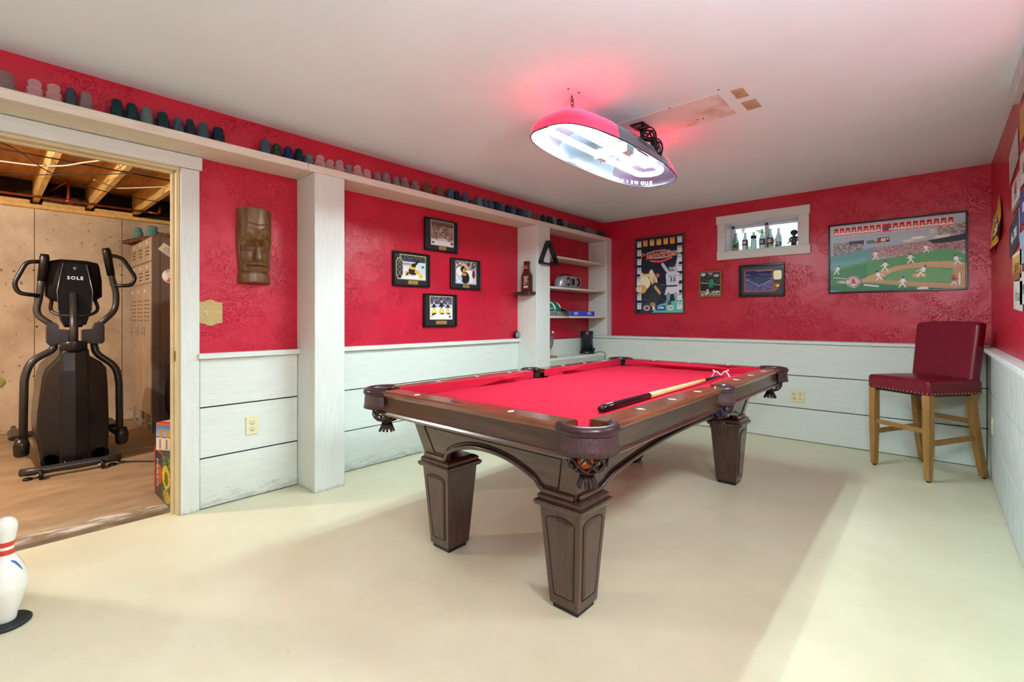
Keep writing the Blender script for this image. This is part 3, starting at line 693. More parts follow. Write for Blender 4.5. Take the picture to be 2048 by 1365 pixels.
# pockets
def pocket(cx, cy_, ang, span, rad, side=False):
    A = [ang + t for t in np.linspace(-span, span, 25)]
    pk = obj('pocket_iron', MB().tube([(cx + rad * math.cos(a), cy_ + rad * math.sin(a), .776) for a in A], [.012] + [.0195] * 23 + [.012], 10), M_leather, pt)
    sp = span * .86; B = [ang + t for t in np.linspace(-sp, sp, 25)]
    rings = []
    for (r, z) in ((rad + .010, .768), (rad + .013, .745), (rad + .014, .72), (rad + .018, .700), (rad + .012, .700), (rad + .004, .768)):
        rings.append([(cx + r * math.cos(a), cy_ + r * math.sin(a), z) for a in B])
    obj('leather_shield', MB().loft(rings, closed=False), M_weave, pk)
    wl_ = [(cx + (rad - .012) * math.cos(a), cy_ + (rad - .012) * math.sin(a)) for a in np.linspace(0, 2 * math.pi, 25)[:-1]]
    obj('pocket_liner', MB().loft([[(x, y, .768) if math.cos(math.atan2(y - cy_, x - cx) - ang) > -.25 else (x, y, .735) for x, y in wl_], [(x, y, .69) for x, y in wl_]], cap=False), M_black, pk)
    # knotted leather net
    nx, ny = cx - .006 * math.cos(ang), cy_ - .006 * math.sin(ang)
    prof = [(.064, .705), (.069, .69), (.069, .668), (.062, .648), (.046, .635), (.026, .628)]
    net = MB()
    for sgn in (1, -1):
        for k in range(9):
            p = []
            for j in range(16):
                t = j / 15; f = t * (len(prof) - 1); i = min(int(f), len(prof) - 2); u = f - i
                r = prof[i][0] * (1 - u) + prof[i + 1][0] * u; z = prof[i][1] * (1 - u) + prof[i + 1][1] * u
                a = 2 * math.pi * k / 9 + sgn * t * 1.5; p.append((nx + r * math.cos(a), ny + r * math.sin(a), z))
            net.tube(p, .0050, 6, flat=.6)
    obj('net', net, M_leather, pk)
    ts = MB().lathe([(.030, .634), (.022, .626), (.021, .618)], (nx, ny, 0), 14)
    for k in range(11):
        a = 2 * math.pi * k / 11; q = random.uniform(.9, 1.15)
        ts.tube([(nx + .018 * math.cos(a), ny + .018 * math.sin(a), .62), (nx + .026 * math.cos(a) * q, ny + .026 * math.sin(a) * q, .60), (nx + .034 * math.cos(a) * q, ny + .034 * math.sin(a) * q, .579)], .006, 5, flat=.5)
    obj('tassel', ts, M_leather, pk)
    return nx, ny
PK = {}
ins = .068
for sx in (-1, 1):
    for sy in (-1, 1):
        PK[sx, sy] = pocket(TX + sx * (HX - ins), TY + sy * (HY - ins), math.atan2(sy, sx), R(112), .088)
    PK[sx, 0] = pocket(TX + sx * (HX - .035), TY, 0 if sx > 0 else math.pi, R(100), .060)
# balls resting in the nets
def ball(key, col, lbl, dx=0, dy=0, z=.662, num=None, stripe=None):
    x, y = PK[key][0] + dx, PK[key][1] + dy; r = .0285
    b = thing('billiard_ball', lbl, 'ball', (x, y, z - r), group='balls in the pocket nets')
    obj('ball_shell', MB().sphere((x, y, z), r, 18, 11), mat('ball_' + '_'.join(map(str, col)), col, .08), b)
    d = Vector((0 - x, 0 - y, 0)).normalized(); d = (d + Vector((-.25, .1, .1))).normalized()
    rr = d.cross(Vector((0, 0, 1))).normalized() * -1; up = rr.cross(d) * -1
    ctr = Vector((x, y, z)) + d * (r - .0012)
    m = MB().tube([ctr - d * .001, ctr + d * .0016], .0095, 14); obj('number_spot', m, mat('ball_white', (235, 232, 220), .1), b)
    if num: lettering(num, .013, ctr + d * .0018, Vector((0, 0, 1)).cross(d), Vector((0, 0, 1)), M_black, b)
    return b
ball((1, -1), (232, 92, 26), 'orange billiard ball with white number spot in the nearest corner pocket net', .004, -.016, .668, '5')
ball((1, -1), (226, 96, 40), 'second orange ball behind the first in the nearest pocket net', .014, .03, .688)
ball((-1, -1), (214, 190, 96), 'pale yellow ball in the corner pocket net nearest the white wainscot', 0, 0, .664)
ball((1, 0), (28, 38, 110), 'dark blue ball in the side pocket net facing the stool', 0, -.008, .664, '2')
ball((1, 0), (196, 176, 110), 'pale yellow ball behind the blue ball in the side pocket net', -.02, .036, .684)
ball((1, 1), (218, 196, 104), 'yellow ball in the far corner pocket net by the back wall', 0, 0, .664)

# bridge stick lying along the right cushion
cs = thing('bridge_stick', 'pool bridge stick with black grip, tan shaft and silver head lying on red cloth', 'cue', (-1.035, 1.70, .738))
def cue_pt(t): return Vector((-1.03 - .012 * t, 1.70 + 1.52 * t, .756))
def cue_seg(name, t0, t1, r0, r1, m):
    obj(name, MB().tube([cue_pt(t0 + (t1 - t0) * k / 4) for k in range(5)], [r0 + (r1 - r0) * k / 4 for k in range(5)], 14), m, cs)
cue_seg('bumper', 0, .012, .0125, .0135, M_black)
cue_seg('grip', .012, .30, .0165, .0145, mat('black_lacquer', (20, 18, 18), .18))
cue_seg('shaft', .30, .80, .0145, .010, mat('maple_shaft', (222, 184, 122), .25, var=.1, scale=6, stretch=(8, 1, 8)))
cue_seg('ferrule', .80, .99, .0100, .0075, mat('black_lacquer', (20, 18, 18), .18))
hp = cue_pt(1.0)
hd = MB().tube(smooth_path([hp + Vector((-.06, .0, -.016)), hp + Vector((-.03, 0, .026)), hp + Vector((0, 0, .006)), hp + Vector((.03, 0, .03)), hp + Vector((.062, 0, -.016))], 5), .0052, 8)
hd.tube([hp + Vector((0, -.03, 0)), hp + Vector((0, .02, .006)), hp + Vector((.0, .05, -.016))], .005, 8)
hd.tube([hp + Vector((-.035, 0, .02)), hp + Vector((-.05, 0, .034))], .005, 8).tube([hp + Vector((.032, 0, .03)), hp + Vector((.05, 0, .04))], .005, 8)
obj('bridge_head', hd, mat('pale_metal', (225, 222, 222), .25, .7), cs)

# ================================================================== bar stool
st = thing('bar_stool', 'oxblood leather counter stool with nailhead trim and light wooden legs', 'stool', (-.05, 4.645, 0), R(-38))
M_oak = mat('honey_wood', (168, 122, 66), .45, var=.22, scale=5, stretch=(9, 9, 1.2))
M_ox = mat('oxblood_leather', (116, 18, 36), .32, var=.12, scale=30, bump=.06, bscale=220)
def soft_box(x0, x1, y0, y1, z0, z1, r, seg=4, shear=None, crown=0):
    bm = bmesh.new(); bmesh.ops.create_cube(bm, size=1)
    bmesh.ops.subdivide_edges(bm, edges=bm.edges[:], cuts=15, use_grid_fill=True)
    hx, hy, hz = (x1 - x0) / 2, (y1 - y0) / 2, (z1 - z0) / 2
    def warp(t, h_):                    # crowd the grid lines toward the rounded edges
        s_ = 1 if t >= 0 else -1; t = abs(t) * 2; k = .55
        return s_ * ((t / k) * (h_ - r) if t < k else (h_ - r) + (t - k) / (1 - k) * r)
    for v in bm.verts:
        q_ = Vector((warp(v.co.x, hx), warp(v.co.y, hy), warp(v.co.z, hz)))
        c_ = Vector((max(-hx + r, min(hx - r, q_.x)), max(-hy + r, min(hy - r, q_.y)), max(-hz + r, min(hz - r, q_.z))))
        d_ = q_ - c_
        if d_.length > 1e-9: q_ = c_ + d_.normalized() * r
        v.co = q_ + Vector(((x0 + x1) / 2, (y0 + y1) / 2, (z0 + z1) / 2))
    if crown:
        for v in bm.verts:
            if True:
                u = (v.co.x - x0) / (x1 - x0) * 2 - 1; w = (v.co.y - y0) / (y1 - y0) * 2 - 1
                v.co.z += crown * max(0, 1 - u * u) * max(0, 1 - w * w) * ((v.co.z - z0) / (z1 - z0))
    if shear:
        for v in bm.verts: v.co = shear(v.co)
    me = bpy.data.meshes.new('soft'); bm.to_mesh(me); bm.free()
    me.polygons.foreach_set('use_smooth', [True] * len(me.polygons)); me.update(); return me
obj('seat', soft_box(-.232, .232, -.252, .205, .598, .700, .022, crown=.02), M_ox, st, local=True)
def lean(co):
    k = (co.z - .6) / .52; co = co.copy(); co.y += .085 * k + .02 * (abs(co.x) / .2) ** 2 * -1 * .6 * k; co.z += .014 * (1 - (co.x / .215) ** 2) * (1 if co.z > 1 else 0); co.x *= 1 + .03 * k; return co
obj('backrest', soft_box(-.212, .212, .118, .200, .60, 1.10, .022, shear=lean), M_ox, st, local=True)
nl = MB()
for k in range(17): nl.sphere((-.214 + k * .0268, -.2535, .612), .0058, 8, 5, (1, .5, 1))
for k in range(16):
    for s in (-1, 1): nl.sphere((s * .2335, -.236 + k * .0285, .612), .0058, 8, 5, (.5, 1, 1))
tag(obj('nailhead_trim', nl, mat('antique_brass', (196, 150, 106), .3, .85), st, local=True), kind='stuff')
def taper_leg(a, b_, wa, wb): 
    a = Vector(a); b_ = Vector(b_)
    return MB().loft([[(p.x + sx * w, p.y + sy * w, p.z) for sx, sy in ((-1, -1), (1, -1), (1, 1), (-1, 1))] for p, w in ((a, wa), (a.lerp(b_, .5), wa * .98), (b_, wb))], smooth=False)
FT = {}
for s in (-1, 1):
    lg = obj('leg', taper_leg((s * .200, -.222, .60), (s * .200, -.222, .012), .0235, .0165), M_oak, st, local=True)
    obj('glide', MB().lathe([(.012, 0), (.013, .013)], (s * .200, -.222, 0), 10), M_black, lg, local=True)
    lg = obj('leg', MB().loft([[(s * (.192 + x * k3) + a * w, y + b_ * .024, z) for a, b_ in ((-1, -1), (1, -1), (1, 1), (-1, 1))] for (x, k3, y, z, w) in ((0, 0, .150, .60, .02), (.004, 1, .168, .42, .02), (.010, 1, .202, .2, .019), (.014, 1, .245, .012, .0165))], smooth=False), M_oak, st, local=True)
    obj('glide', MB().lathe([(.012, 0), (.013, .013)], (s * .206, .245, 0), 10), M_black, lg, local=True)
    obj('stretcher', MB().beam((s * .199, -.21, .262), (s * .199, .185, .292), .018, .036, b=.002), M_oak, st, local=True)
obj('stretcher', MB().beam((-.185, -.222, .345), (.185, -.222, .345), .018, .034, b=.002), M_oak, st, local=True)
obj('stretcher', MB().beam((-.185, .172, .40), (.185, .172, .40), .018, .034, b=.002), M_oak, st, local=True)
obj('seat_rail', MB().box(-.205, .205, -.235, .185, .588, .604), M_black, st, local=True)

# ================================================================== hanging pool-table lamp
LX, LY, LZ = -1.437, 2.515, 2.075
lamp = thing('pool_table_lamp', 'long oval red translucent lamp with bright white tubes hanging over the pool table', 'lamp', (LX, LY, LZ))
def shade_ring(hx, hy, z, n=72):
    out = []
    for i in range(n):
        a = 2 * math.pi * i / n; ca, sa = math.cos(a), math.sin(a)
        p = 2.0 / 3.2
        out.append((LX + hx * math.copysign(abs(ca) ** p, ca), LY + hy * math.copysign(abs(sa) ** (2 / 2.6), sa), z))
    return out
prof = [(.215, .668, 0), (.214, .667, .018), (.206, .655, .045), (.188, .625, .08), (.155, .575, .115), (.105, .50, .142), (.05, .43, .155)]
def shade_section(sel, m, name):
    rings = [shade_ring(hx, hy, LZ + dz) for hx, hy, dz in prof]
    n = 72; vs = [p for r in rings for p in r]; fs = []
    for k in range(len(rings) - 1):
        for i in range(n):
            j = (i + 1) % n; ym = sum(rings[0][q][1] for q in (i, j)) / 2 - LY
            if sel(ym): fs.append((k * n + i, k * n + j, (k + 1) * n + j, (k + 1) * n + i))
    top = rings[-1]
    base = (len(rings) - 1) * n
    pairs = [(i, (n // 2 - i) % n) for i in range(n)]
    for i in range(-n // 4, n // 4):
        a, b_ = i % n, (i + 1) % n; c_, d = (n // 2 - i - 1) % n, (n // 2 - i) % n
        ym = (rings[0][a][1] + rings[0][b_][1]) / 2 - LY
        if sel(ym): fs.append((base + a, base + b_, base + c_, base + d))
    used = sorted({i for f in fs for i in f}); mp_ = {v: k for k, v in enumerate(used)}
    return obj(name, MB().add([vs[i] for i in used], [[mp_[i] for i in f] for f in fs], True), m, lamp)
def shade_mat(name, col_t, col_d, f):
    m = bpy.data.materials.new(name); m.use_nodes = True; nt = m.node_tree; N = nt.nodes; K = nt.links; N.clear()
    out = N.new('ShaderNodeOutputMaterial'); t = N.new('ShaderNodeBsdfTranslucent'); t.inputs[0].default_value = L(*col_t)
    p = N.new('ShaderNodeBsdfPrincipled'); p.inputs['Base Color'].default_value = L(*col_d); p.inputs['Roughness'].default_value = .2
    mx = N.new('ShaderNodeMixShader'); mx.inputs[0].default_value = f; K.new(t.outputs[0], mx.inputs[1]); K.new(p.outputs[0], mx.inputs[2]); K.new(mx.outputs[0], out.inputs[0]); return m
M_shade = shade_mat('red_translucent_plastic', (255, 46, 74), (34, 26, 34), .89)
M_band = shade_mat('silver_printed_plastic', (150, 150, 165), (34, 34, 40), .985)
shade_section(lambda y: y < -.28, M_shade, 'shade_end')
shade_section(lambda y: y > .36, M_shade, 'shade_end')
shade_section(lambda y: -.28 <= y <= .36, M_band, 'shade_band')
obj('rim', MB().tube(shade_ring(.2155, .669, LZ), .0035, 8, closed=True), mat('dark_rim', (40, 34, 44), .3), lamp)
M_tube = mat('lit_fluorescent_tube', (255, 255, 255), .5, emis=(218, 250, 255), emis_s=165.0)
def u_tube(y_in, y_out):
    s = 1 if y_out > y_in else -1; w = .085; zc = LZ + .052
    p = [(LX - w, y_in, zc), (LX - w, y_out - s * w, zc)]
    p += [(LX + w * math.cos(a), y_out - s * w + s * w * math.sin(a), zc) for a in np.linspace(math.pi, 0, 13)][1:-1]
    p += [(LX + w, y_out - s * w, zc), (LX + w, y_in, zc)]
    return MB().tube(p, .0165, 8)
obj('tube', u_tube(LY - .03, LY - .56), M_tube, lamp); obj('tube', u_tube(LY + .06, LY + .55), M_tube, lamp)
M_white = mat('white_enamel', (235, 236, 238), .3)
obj('ballast_channel', MB().box(LX - .045, LX + .045, LY - .50, LY + .50, LZ + .082, LZ + .118, .006), mat('grey_channel', (66, 68, 72), .4), lamp)
sk = MB()
for s in (-1, 1):
    sk.box(LX + s * .085 - .024, LX + s * .085 + .024, LY - .035, LY + .065, LZ + .03, LZ + .085, .006)
sk.box(LX - .085, LX + .085, LY - .012, LY + .035, LZ + .05, LZ + .09, .005)
obj('socket', sk, M_white, lamp)
for s in (-1, 1):
    obj('clip', MB().tube(smooth_path([(LX + s * .085, LY + .02, LZ + .035), (LX + s * .10, LY + .03, LZ + .015), (LX + s * .085, LY + .04, LZ + .02)], 5), .004, 6), M_chrome, lamp)
obj('clear_strip', MB().box(LX - .212, LX - .206, LY - .28, LY + .34, LZ + .004, LZ + .012), M_chrome, lamp)
# lettering printed on the outside of the shade, read from the far side (mirrored seen from inside)
M_lamptxt = mat('white_print', (245, 235, 245), .4)
word = 'BUDWEISER'
for i, ch in enumerate(word):
    a = R(99) + R(6.6) * i + (R(3) if i > 2 else 0)
    ca, sa = math.cos(a), math.sin(a); p = 2 / 3.2
    x = LX + .2165 * math.copysign(abs(ca) ** p, ca) * .985; y = LY + .67 * math.copysign(abs(sa) ** (2 / 2.6), sa) * .985
    a2 = a + .02; x2 = LX + .2165 * math.copysign(abs(math.cos(a2)) ** p, math.cos(a2)) * .985; y2 = LY + .67 * math.copysign(abs(math.sin(a2)) ** (2 / 2.6), math.sin(a2)) * .985
    t = Vector((x2 - x, y2 - y, 0)).normalized()
    inn = Vector((LX - x, LY - y, 0)); inn = inn.normalized()
    me = text_mesh(ch, .034, ext=.0002)
    up = Vector((0, 0, 1)); n = t.cross(up)
    T = Matrix.Translation(Vector((x, y, LZ + .022)) + inn * .004 - Vector(lamp.location)) @ Matrix((t, up, n)).transposed().to_4x4()
    me.transform(T); me.materials.append(M_lamptxt); o = bpy.data.objects.new('lettering', me); C.objects.link(o); o.parent = lamp
# chains
def chain(name, y):
    top = Vector((LX - .01, y, CZ - .012)); bot = Vector((LX, y, LZ + .155))
    ch = MB(); n = 4; d = (bot - top) / n
    for k in range(n):
        cpt = top + d * (k + .5); hl = d.length * .66; pl = []
        for i in range(14):
            a = 2 * math.pi * i / 14; q = .0085 * math.cos(a)
            pl.append(cpt + Vector((q if k % 2 else 0, 0 if k % 2 else q, hl * math.sin(a))))
        ch.tube(pl, .0022, 6, closed=True)
    ch.tube([(top.x, top.y, CZ), (top.x, top.y, CZ - .012), (top.x + .008, top.y, CZ - .02), (top.x, top.y, CZ - .026)], .0022, 6)
    ch.tube([bot + Vector((-.03, 0, -.004)), bot + Vector((-.012, 0, .018)), bot + Vector((.012, 0, .018)), bot + Vector((.03, 0, -.004))], .0022, 6)
    obj('chain', ch, mat('bronze_chain', (112, 70, 58), .35, .8), lamp)
chain('chain', 2.10); chain('chain', 2.93)
# receptacle and coiled cord on the ceiling
rc = thing('ceiling_receptacle', 'black ceiling outlet plate with grey sockets above the lamp', 'outlet', (-1.36, 2.715, CZ))
obj('plate', MB().box(-1.405, -1.315, 2.66, 2.775, CZ - .010, CZ, .004), M_black, rc)
for y in (2.69, 2.742): obj('socket_face', MB().lathe([(.0, -.0135), (.017, -.0135), (.017, -.009)], (-1.36, y, CZ), 14), mat('grey_socket', (120, 104, 112), .5), rc)
pc = thing('power_cord', 'black lamp cord tied in a coil hanging from ceiling outlet', 'cord', (-1.36, 2.742, CZ - .05))
obj('plug', MB().lathe([(.008, -.058), (.013, -.045), (.016, -.013)], (-1.36, 2.742, CZ), 12), M_black, pc)
pts = [Vector((-1.36, 2.742, CZ - .055)), Vector((-1.335, 2.725, CZ - .09)), Vector((-1.29, 2.68, CZ - .12))]
cc = Vector((-1.255, 2.665, 2.185))
ax1 = Vector((.05, .85, -.5)).normalized(); ax2 = Vector((.3, .4, .8)).normalized(); random.seed(3)
for k in range(84):
    a = k * 2 * math.pi / 12; j = 1 + .12 * math.sin(k * .77)
    pts.append(cc + ax1 * (.085 * math.sin(a) * j) + ax2 * (.034 * math.sin(2 * a + .5) * j) + Vector((.018 * math.sin(k * .41), .012 * math.cos(k * .6), .008 * math.sin(k * .3))))
pts += [Vector((-1.29, 2.72, 2.20)), Vector((-1.33, 2.76, 2.215)), Vector((-1.40, 2.74, LZ + .156))]
obj('coil', MB().tube(smooth_path(pts, 2), .0042, 6), M_black, pc)

# ================================================================== high shelf and the insulator collection
sh = thing('wall_shelf', 'long high rough white shelf running along the left wall above door and posts', 'shelf', (PF, 2.0, 2.078))
obj('board', MB().box(LR + .001, PF, -1.2, 1.384, 2.079, 2.125, .003), M_cream, sh)
obj('board', MB().box(LR + .001, PF, 1.387, 5.185, 2.079, 2.125, .003), M_cream, sh)
GL = {'clear': (238, 226, 222), 'smoky': (170, 160, 158), 'dark grey': (70, 84, 92), 'dark teal': (22, 62, 66), 'grey green': (110, 138, 132), 'blue grey': (74, 104, 122),
      'olive green': (52, 78, 50), 'cobalt blue': (18, 48, 110), 'amber brown': (150, 112, 82), 'dark blue': (20, 46, 66), 'aqua': (120, 168, 170)}
GM = {k: glass_mat('glass_' + k.replace(' ', '_'), v, .08, .16 if k == 'clear' else (.3 if k in ('smoky', 'amber brown') else .5)) for k, v in GL.items()}
PROF = {
 'beehive': [(.030, 0), (.034, .004), (.035, .03), (.031, .036), (.034, .042), (.032, .058), (.025, .062), (.027, .068), (.026, .082), (.020, .092), (.008, .097)],
 'signal': [(.036, 0), (.040, .004), (.039, .024), (.034, .040), (.029, .046), (.024, .052), (.028, .058), (.028, .068), (.024, .080), (.014, .088), (.004, .090)],
 'cable': [(.044, 0), (.047, .006), (.046, .02), (.036, .028), (.042, .033), (.043, .045), (.033, .053), (.030, .058), (.036, .064), (.036, .078), (.026, .086), (.010, .089)],
 'pony': [(.026, 0), (.029, .003), (.029, .03), (.026, .04), (.022, .045), (.026, .05), (.026, .062), (.020, .074), (.008, .079)],
 'low': [(.034, 0), (.036, .004), (.034, .022), (.024, .032), (.028, .037), (.026, .05), (.012, .056)]}
PM = {k: MB().lathe(v, (0, 0, 0), 18).mesh('insulator_' + k) for k, v in PROF.items()}
INS = [(.055, 'smoky', 'cable'), (.155, 'clear', 'cable'), (.217, 'clear', 'cable'), (.275, 'dark grey', 'beehive'), (.329, 'smoky', 'beehive'),
 (.443, 'dark teal', 'beehive'), (.502, 'dark teal', 'beehive'), (.563, 'grey green', 'beehive'), (.631, 'dark teal', 'beehive'), (.699, 'blue grey', 'signal'), (.754, 'dark teal', 'beehive'), (.816, 'blue grey', 'beehive'), (.89, 'dark blue', 'beehive'),
 (1.145, 'blue grey', 'beehive'), (1.21, 'olive green', 'signal'), (1.28, 'cobalt blue', 'signal'), (1.349, 'dark teal', 'beehive'), (1.414, 'grey green', 'pony'),
 (1.488, 'clear', 'signal'), (1.557, 'clear', 'pony'), (1.625, 'clear', 'signal'), (1.692, 'smoky', 'pony'), (1.761, 'clear', 'signal'), (1.836, 'clear', 'pony'), (1.921, 'smoky', 'pony'), (1.993, 'smoky', 'signal'), (2.081, 'smoky', 'pony'), (2.158, 'smoky', 'signal'), (2.256, 'smoky', 'signal'),
 (2.374, 'amber brown', 'cable'), (2.502, 'amber brown', 'cable'), (2.615, 'blue grey', 'beehive'), (2.688, 'dark blue', 'beehive'), (2.786, 'blue grey', 'beehive'), (2.863, 'dark grey', 'low'),
 (2.955, 'grey green', 'beehive'), (3.031, 'blue grey', 'beehive'), (3.102, 'blue grey', 'beehive'), (3.175, 'dark blue', 'beehive'), (3.25, 'blue grey', 'beehive'), (3.334, 'dark blue', 'signal'), (3.406, 'blue grey', 'beehive'), (3.494, 'dark teal', 'signal'), (3.57, 'blue grey', 'beehive'), (3.647, 'grey green', 'beehive'),
 (3.727, 'amber brown', 'pony'), (3.792, 'amber brown', 'signal'), (3.883, 'dark teal', 'signal'), (3.995, 'dark teal', 'signal'), (4.074, 'grey green', 'beehive'), (4.174, 'dark blue', 'cable'), (4.277, 'grey green', 'pony'), (4.373, 'amber brown', 'pony'), (4.451, 'blue grey', 'pony'), (4.552, 'blue grey', 'pony'), (4.635, 'dark grey', 'pony'), (4.731, 'smoky', 'pony'), (4.818, 'smoky', 'pony'), (4.896, 'grey green', 'pony'), (4.986, 'dark grey', 'pony'), (5.08, 'dark grey', 'pony')]
UN = ['', 'first', 'second', 'third', 'fourth', 'fifth', 'sixth', 'seventh', 'eighth', 'ninth', 'tenth', 'eleventh', 'twelfth', 'thirteenth', 'fourteenth', 'fifteenth', 'sixteenth', 'seventeenth', 'eighteenth', 'nineteenth']
TENS = {2: ('twentieth', 'twenty'), 3: ('thirtieth', 'thirty'), 4: ('fortieth', 'forty'), 5: ('fiftieth', 'fifty'), 6: ('sixtieth', 'sixty')}
def ordinal(n):
    if n < 20: return UN[n]
    t, u = divmod(n, 10); return TENS[t][0] if u == 0 else TENS[t][1] + '-' + UN[u]
SHP = {'beehive': 'domed', 'signal': 'narrow-necked', 'cable': 'wide ribbed', 'pony': 'small', 'low': 'low squat'}
for i, (y, colr, kind) in enumerate(INS):
    me = PM[kind].copy(); me.materials.append(GM[colr])
    o = bpy.data.objects.new('glass_insulator', me); C.objects.link(o); o.location = (-3.038, y, 2.1252); s = random.uniform(.97, 1.04)
    gaps = [(abs(y - y2), max(r for r, z in PROF[kk])) for y2, _, kk in INS if y2 != y]
    k_ = min(1.0, min(g * max(r for r, z in PROF[kind]) / (max(r for r, z in PROF[kind]) + rr) - .0008 for g, rr in gaps) / max(r for r, z in PROF[kind]))
    o.rotation_euler = (0, 0, random.uniform(0, 6)); o.scale = (k_, k_, s)
    tag(o, '%s %s glass insulator, %s from the left on the high shelf' % (SHP[kind], colr, ordinal(i + 1)), 'insulator', 'glass insulators on the high shelf')

# ================================================================== framed pictures
def frame_bars(axis, wall, a0, a1, z0, z1, w, d, name, m, root, out):
    """axis 'y': hangs on an x-wall; 'x': hangs on a y-wall. out = outward sign"""
    mb = MB()
    def B(p0, p1, q0, q1):
        if axis == 'y': mb.box(wall, wall + out * d, p0, p1, q0, q1, .003)
        else: mb.box(p0, p1, wall, wall + out * d, q0, q1, .003)
    B(a0, a1, z0, z0 + w); B(a0, a1, z1 - w, z1); B(a0, a0 + w, z0 + w, z1 - w); B(a1 - w, a1, z0 + w, z1 - w)
    return obj(name, mb, m, root)
def sheet(axis, wall, a0, a1, z0, z1, t0, t1, m, name, root, out):
    mb = MB()
    if axis == 'y': mb.box(wall + out * t0, wall + out * t1, a0, a1, z0, z1)
    else: mb.box(a0, a1, wall + out * t0, wall + out * t1, z0, z1)
    return obj(name, mb, m, root)
def print_on(pic, axis, wall, a0, a1, z0, z1, t, root, name='print', m=None, flip=False):
    off = Vector(root_loc(root))
    def fn(u, v):
        uu = 1 - u if flip else u
        p = Vector((wall + t, a0 + (a1 - a0) * uu, z1 + (z0 - z1) * v)) if axis == 'y' else Vector((a0 + (a1 - a0) * uu, wall + t, z1 + (z0 - z1) * v))
        return p - off
    me = pic.mesh(name, fn); me.materials.append(m or M_print); o = bpy.data.objects.new(name, me); C.objects.link(o); o.parent = root; return o
M_matb = mat('dark_teal_mat_board', (34, 42, 46), .3, coat=.4)
M_brass = mat('brass_plaque', (196, 166, 90), .35, .6)
M_frame = mat('black_lacquer_frame', (14, 12, 14), .25)
def crowd(seed, sepia=True):
    p = Pic(64, 60, (60, 52, 46)); p.grad(0, .3, (120, 108, 96), (58, 50, 44))
    p.speck(0, .18, 1, .8, [(214, 196, 172), (60, 44, 36), (30, 24, 22), (150, 120, 96), (240, 230, 214), (90, 70, 56)], .92, 1, seed)
    m = p.V > .74 + .05 * np.sin(p.U * 9); p.mask(m, (232, 232, 236)); p.speck(0, .72, 1, .82, [(236, 236, 240), (60, 50, 50)], .35, 1, seed + 1)
    p.rect(.03, .86, .12, .95, (60, 60, 60)); p.rect(.88, .82, .98, .94, (90, 90, 96)); return p
def dive(seed):
    p = Pic(64, 60, (226, 228, 234)); p.speck(0, 0, 1, .27, [(26, 26, 34), (60, 60, 70), (90, 96, 110), (40, 40, 60)], 1, 2, seed)
    p.rect(0, .27, .66, .5, (214, 218, 224)); p.rect(.05, .32, .4, .42, (150, 156, 170)); p.rect(.68, .3, 1, .8, (206, 220, 226)); p.rect(.84, .4, .95, .5, (90, 100, 104))
    p.line(.36, .62, .72, .2, .05, (22, 22, 24)); p.ell(.48, .48, .13, .12, (230, 176, 40)); p.ell(.52, .40, .1, .08, (24, 24, 26)); p.ell(.5, .7, .2, .12, (22, 22, 26))
    p.ell(.66, .68, .1, .09, (232, 182, 48)); p.ell(.25, .74, .1, .07, (226, 176, 48)); p.line(.3, .75, .2, .9, .04, (24, 24, 26)); p.ell(.8, .86, .1, .09, (232, 190, 50)); p.ell(.45, .9, .3, .05, (236, 238, 244)); p.line(.28, .84, .55, .86, .02, (230, 180, 60)); return p
def hug(seed):
    p = Pic(60, 62, (210, 206, 206)); p.speck(0, 0, 1, .35, [(60, 46, 40), (200, 160, 130), (30, 28, 34), (150, 120, 100), (220, 216, 214)], 1, 2, seed)
    p.ell(.22, .45, .2, .2, (236, 238, 242)); p.ell(.38, .18, .1, .1, (222, 180, 150)); p.ell(.36, .36, .14, .16, (40, 30, 26)); p.ell(.4, .42, .08, .1, (214, 160, 40)); p.ell(.52, .26, .1, .05, (222, 190, 150))
    p.ell(.66, .52, .24, .13, (238, 238, 240)); p.ell(.46, .74, .2, .28, (36, 26, 26)); p.ell(.4, .58, .12, .07, (200, 150, 60)); p.ell(.76, .75, .09, .2, (228, 226, 228)); p.ell(.88, .55, .08, .2, (110, 40, 50)); p.ell(.62, .12, .07, .08, (70, 50, 40)); p.ell(.84, .2, .09, .1, (90, 70, 60)); p.rect(0, .72, .3, 1, (226, 232, 240)); p.speck(0, .72, .3, 1, [(80, 100, 150), (226, 232, 240)], .3, 2, seed); return p
def trio(seed):
    p = Pic(64, 62, (222, 226, 240)); p.speck(0, 0, 1, .36, [(40, 40, 70), (80, 76, 110), (110, 104, 140), (30, 26, 40), (150, 140, 160)], 1, 2, seed); p.rect(0, .34, 1, .46, (190, 196, 220))
    for u, h_ in ((.16, .62), (.5, .72), (.8, .6)):
        p.player(u, .74, h_ * .8, (24, 22, 26), (222, 178, 46), (210, 170, 150), (232, 190, 60), asp=.9); p.ell(u, .55, .07, .06, (232, 190, 60)); p.ell(u - .04, .72, .07, .04, (230, 190, 60)); p.ell(u + .03, .76, .09, .03, (34, 30, 40))
    p.rect(0, .82, 1, 1, (232, 234, 244)); p.ell(.9, .9, .05, .06, (80, 70, 90)); p.rect(.04, .86, .1, .92, (60, 56, 60)); p.ell(.12, .8, .07, .04, (30, 28, 34)); return p
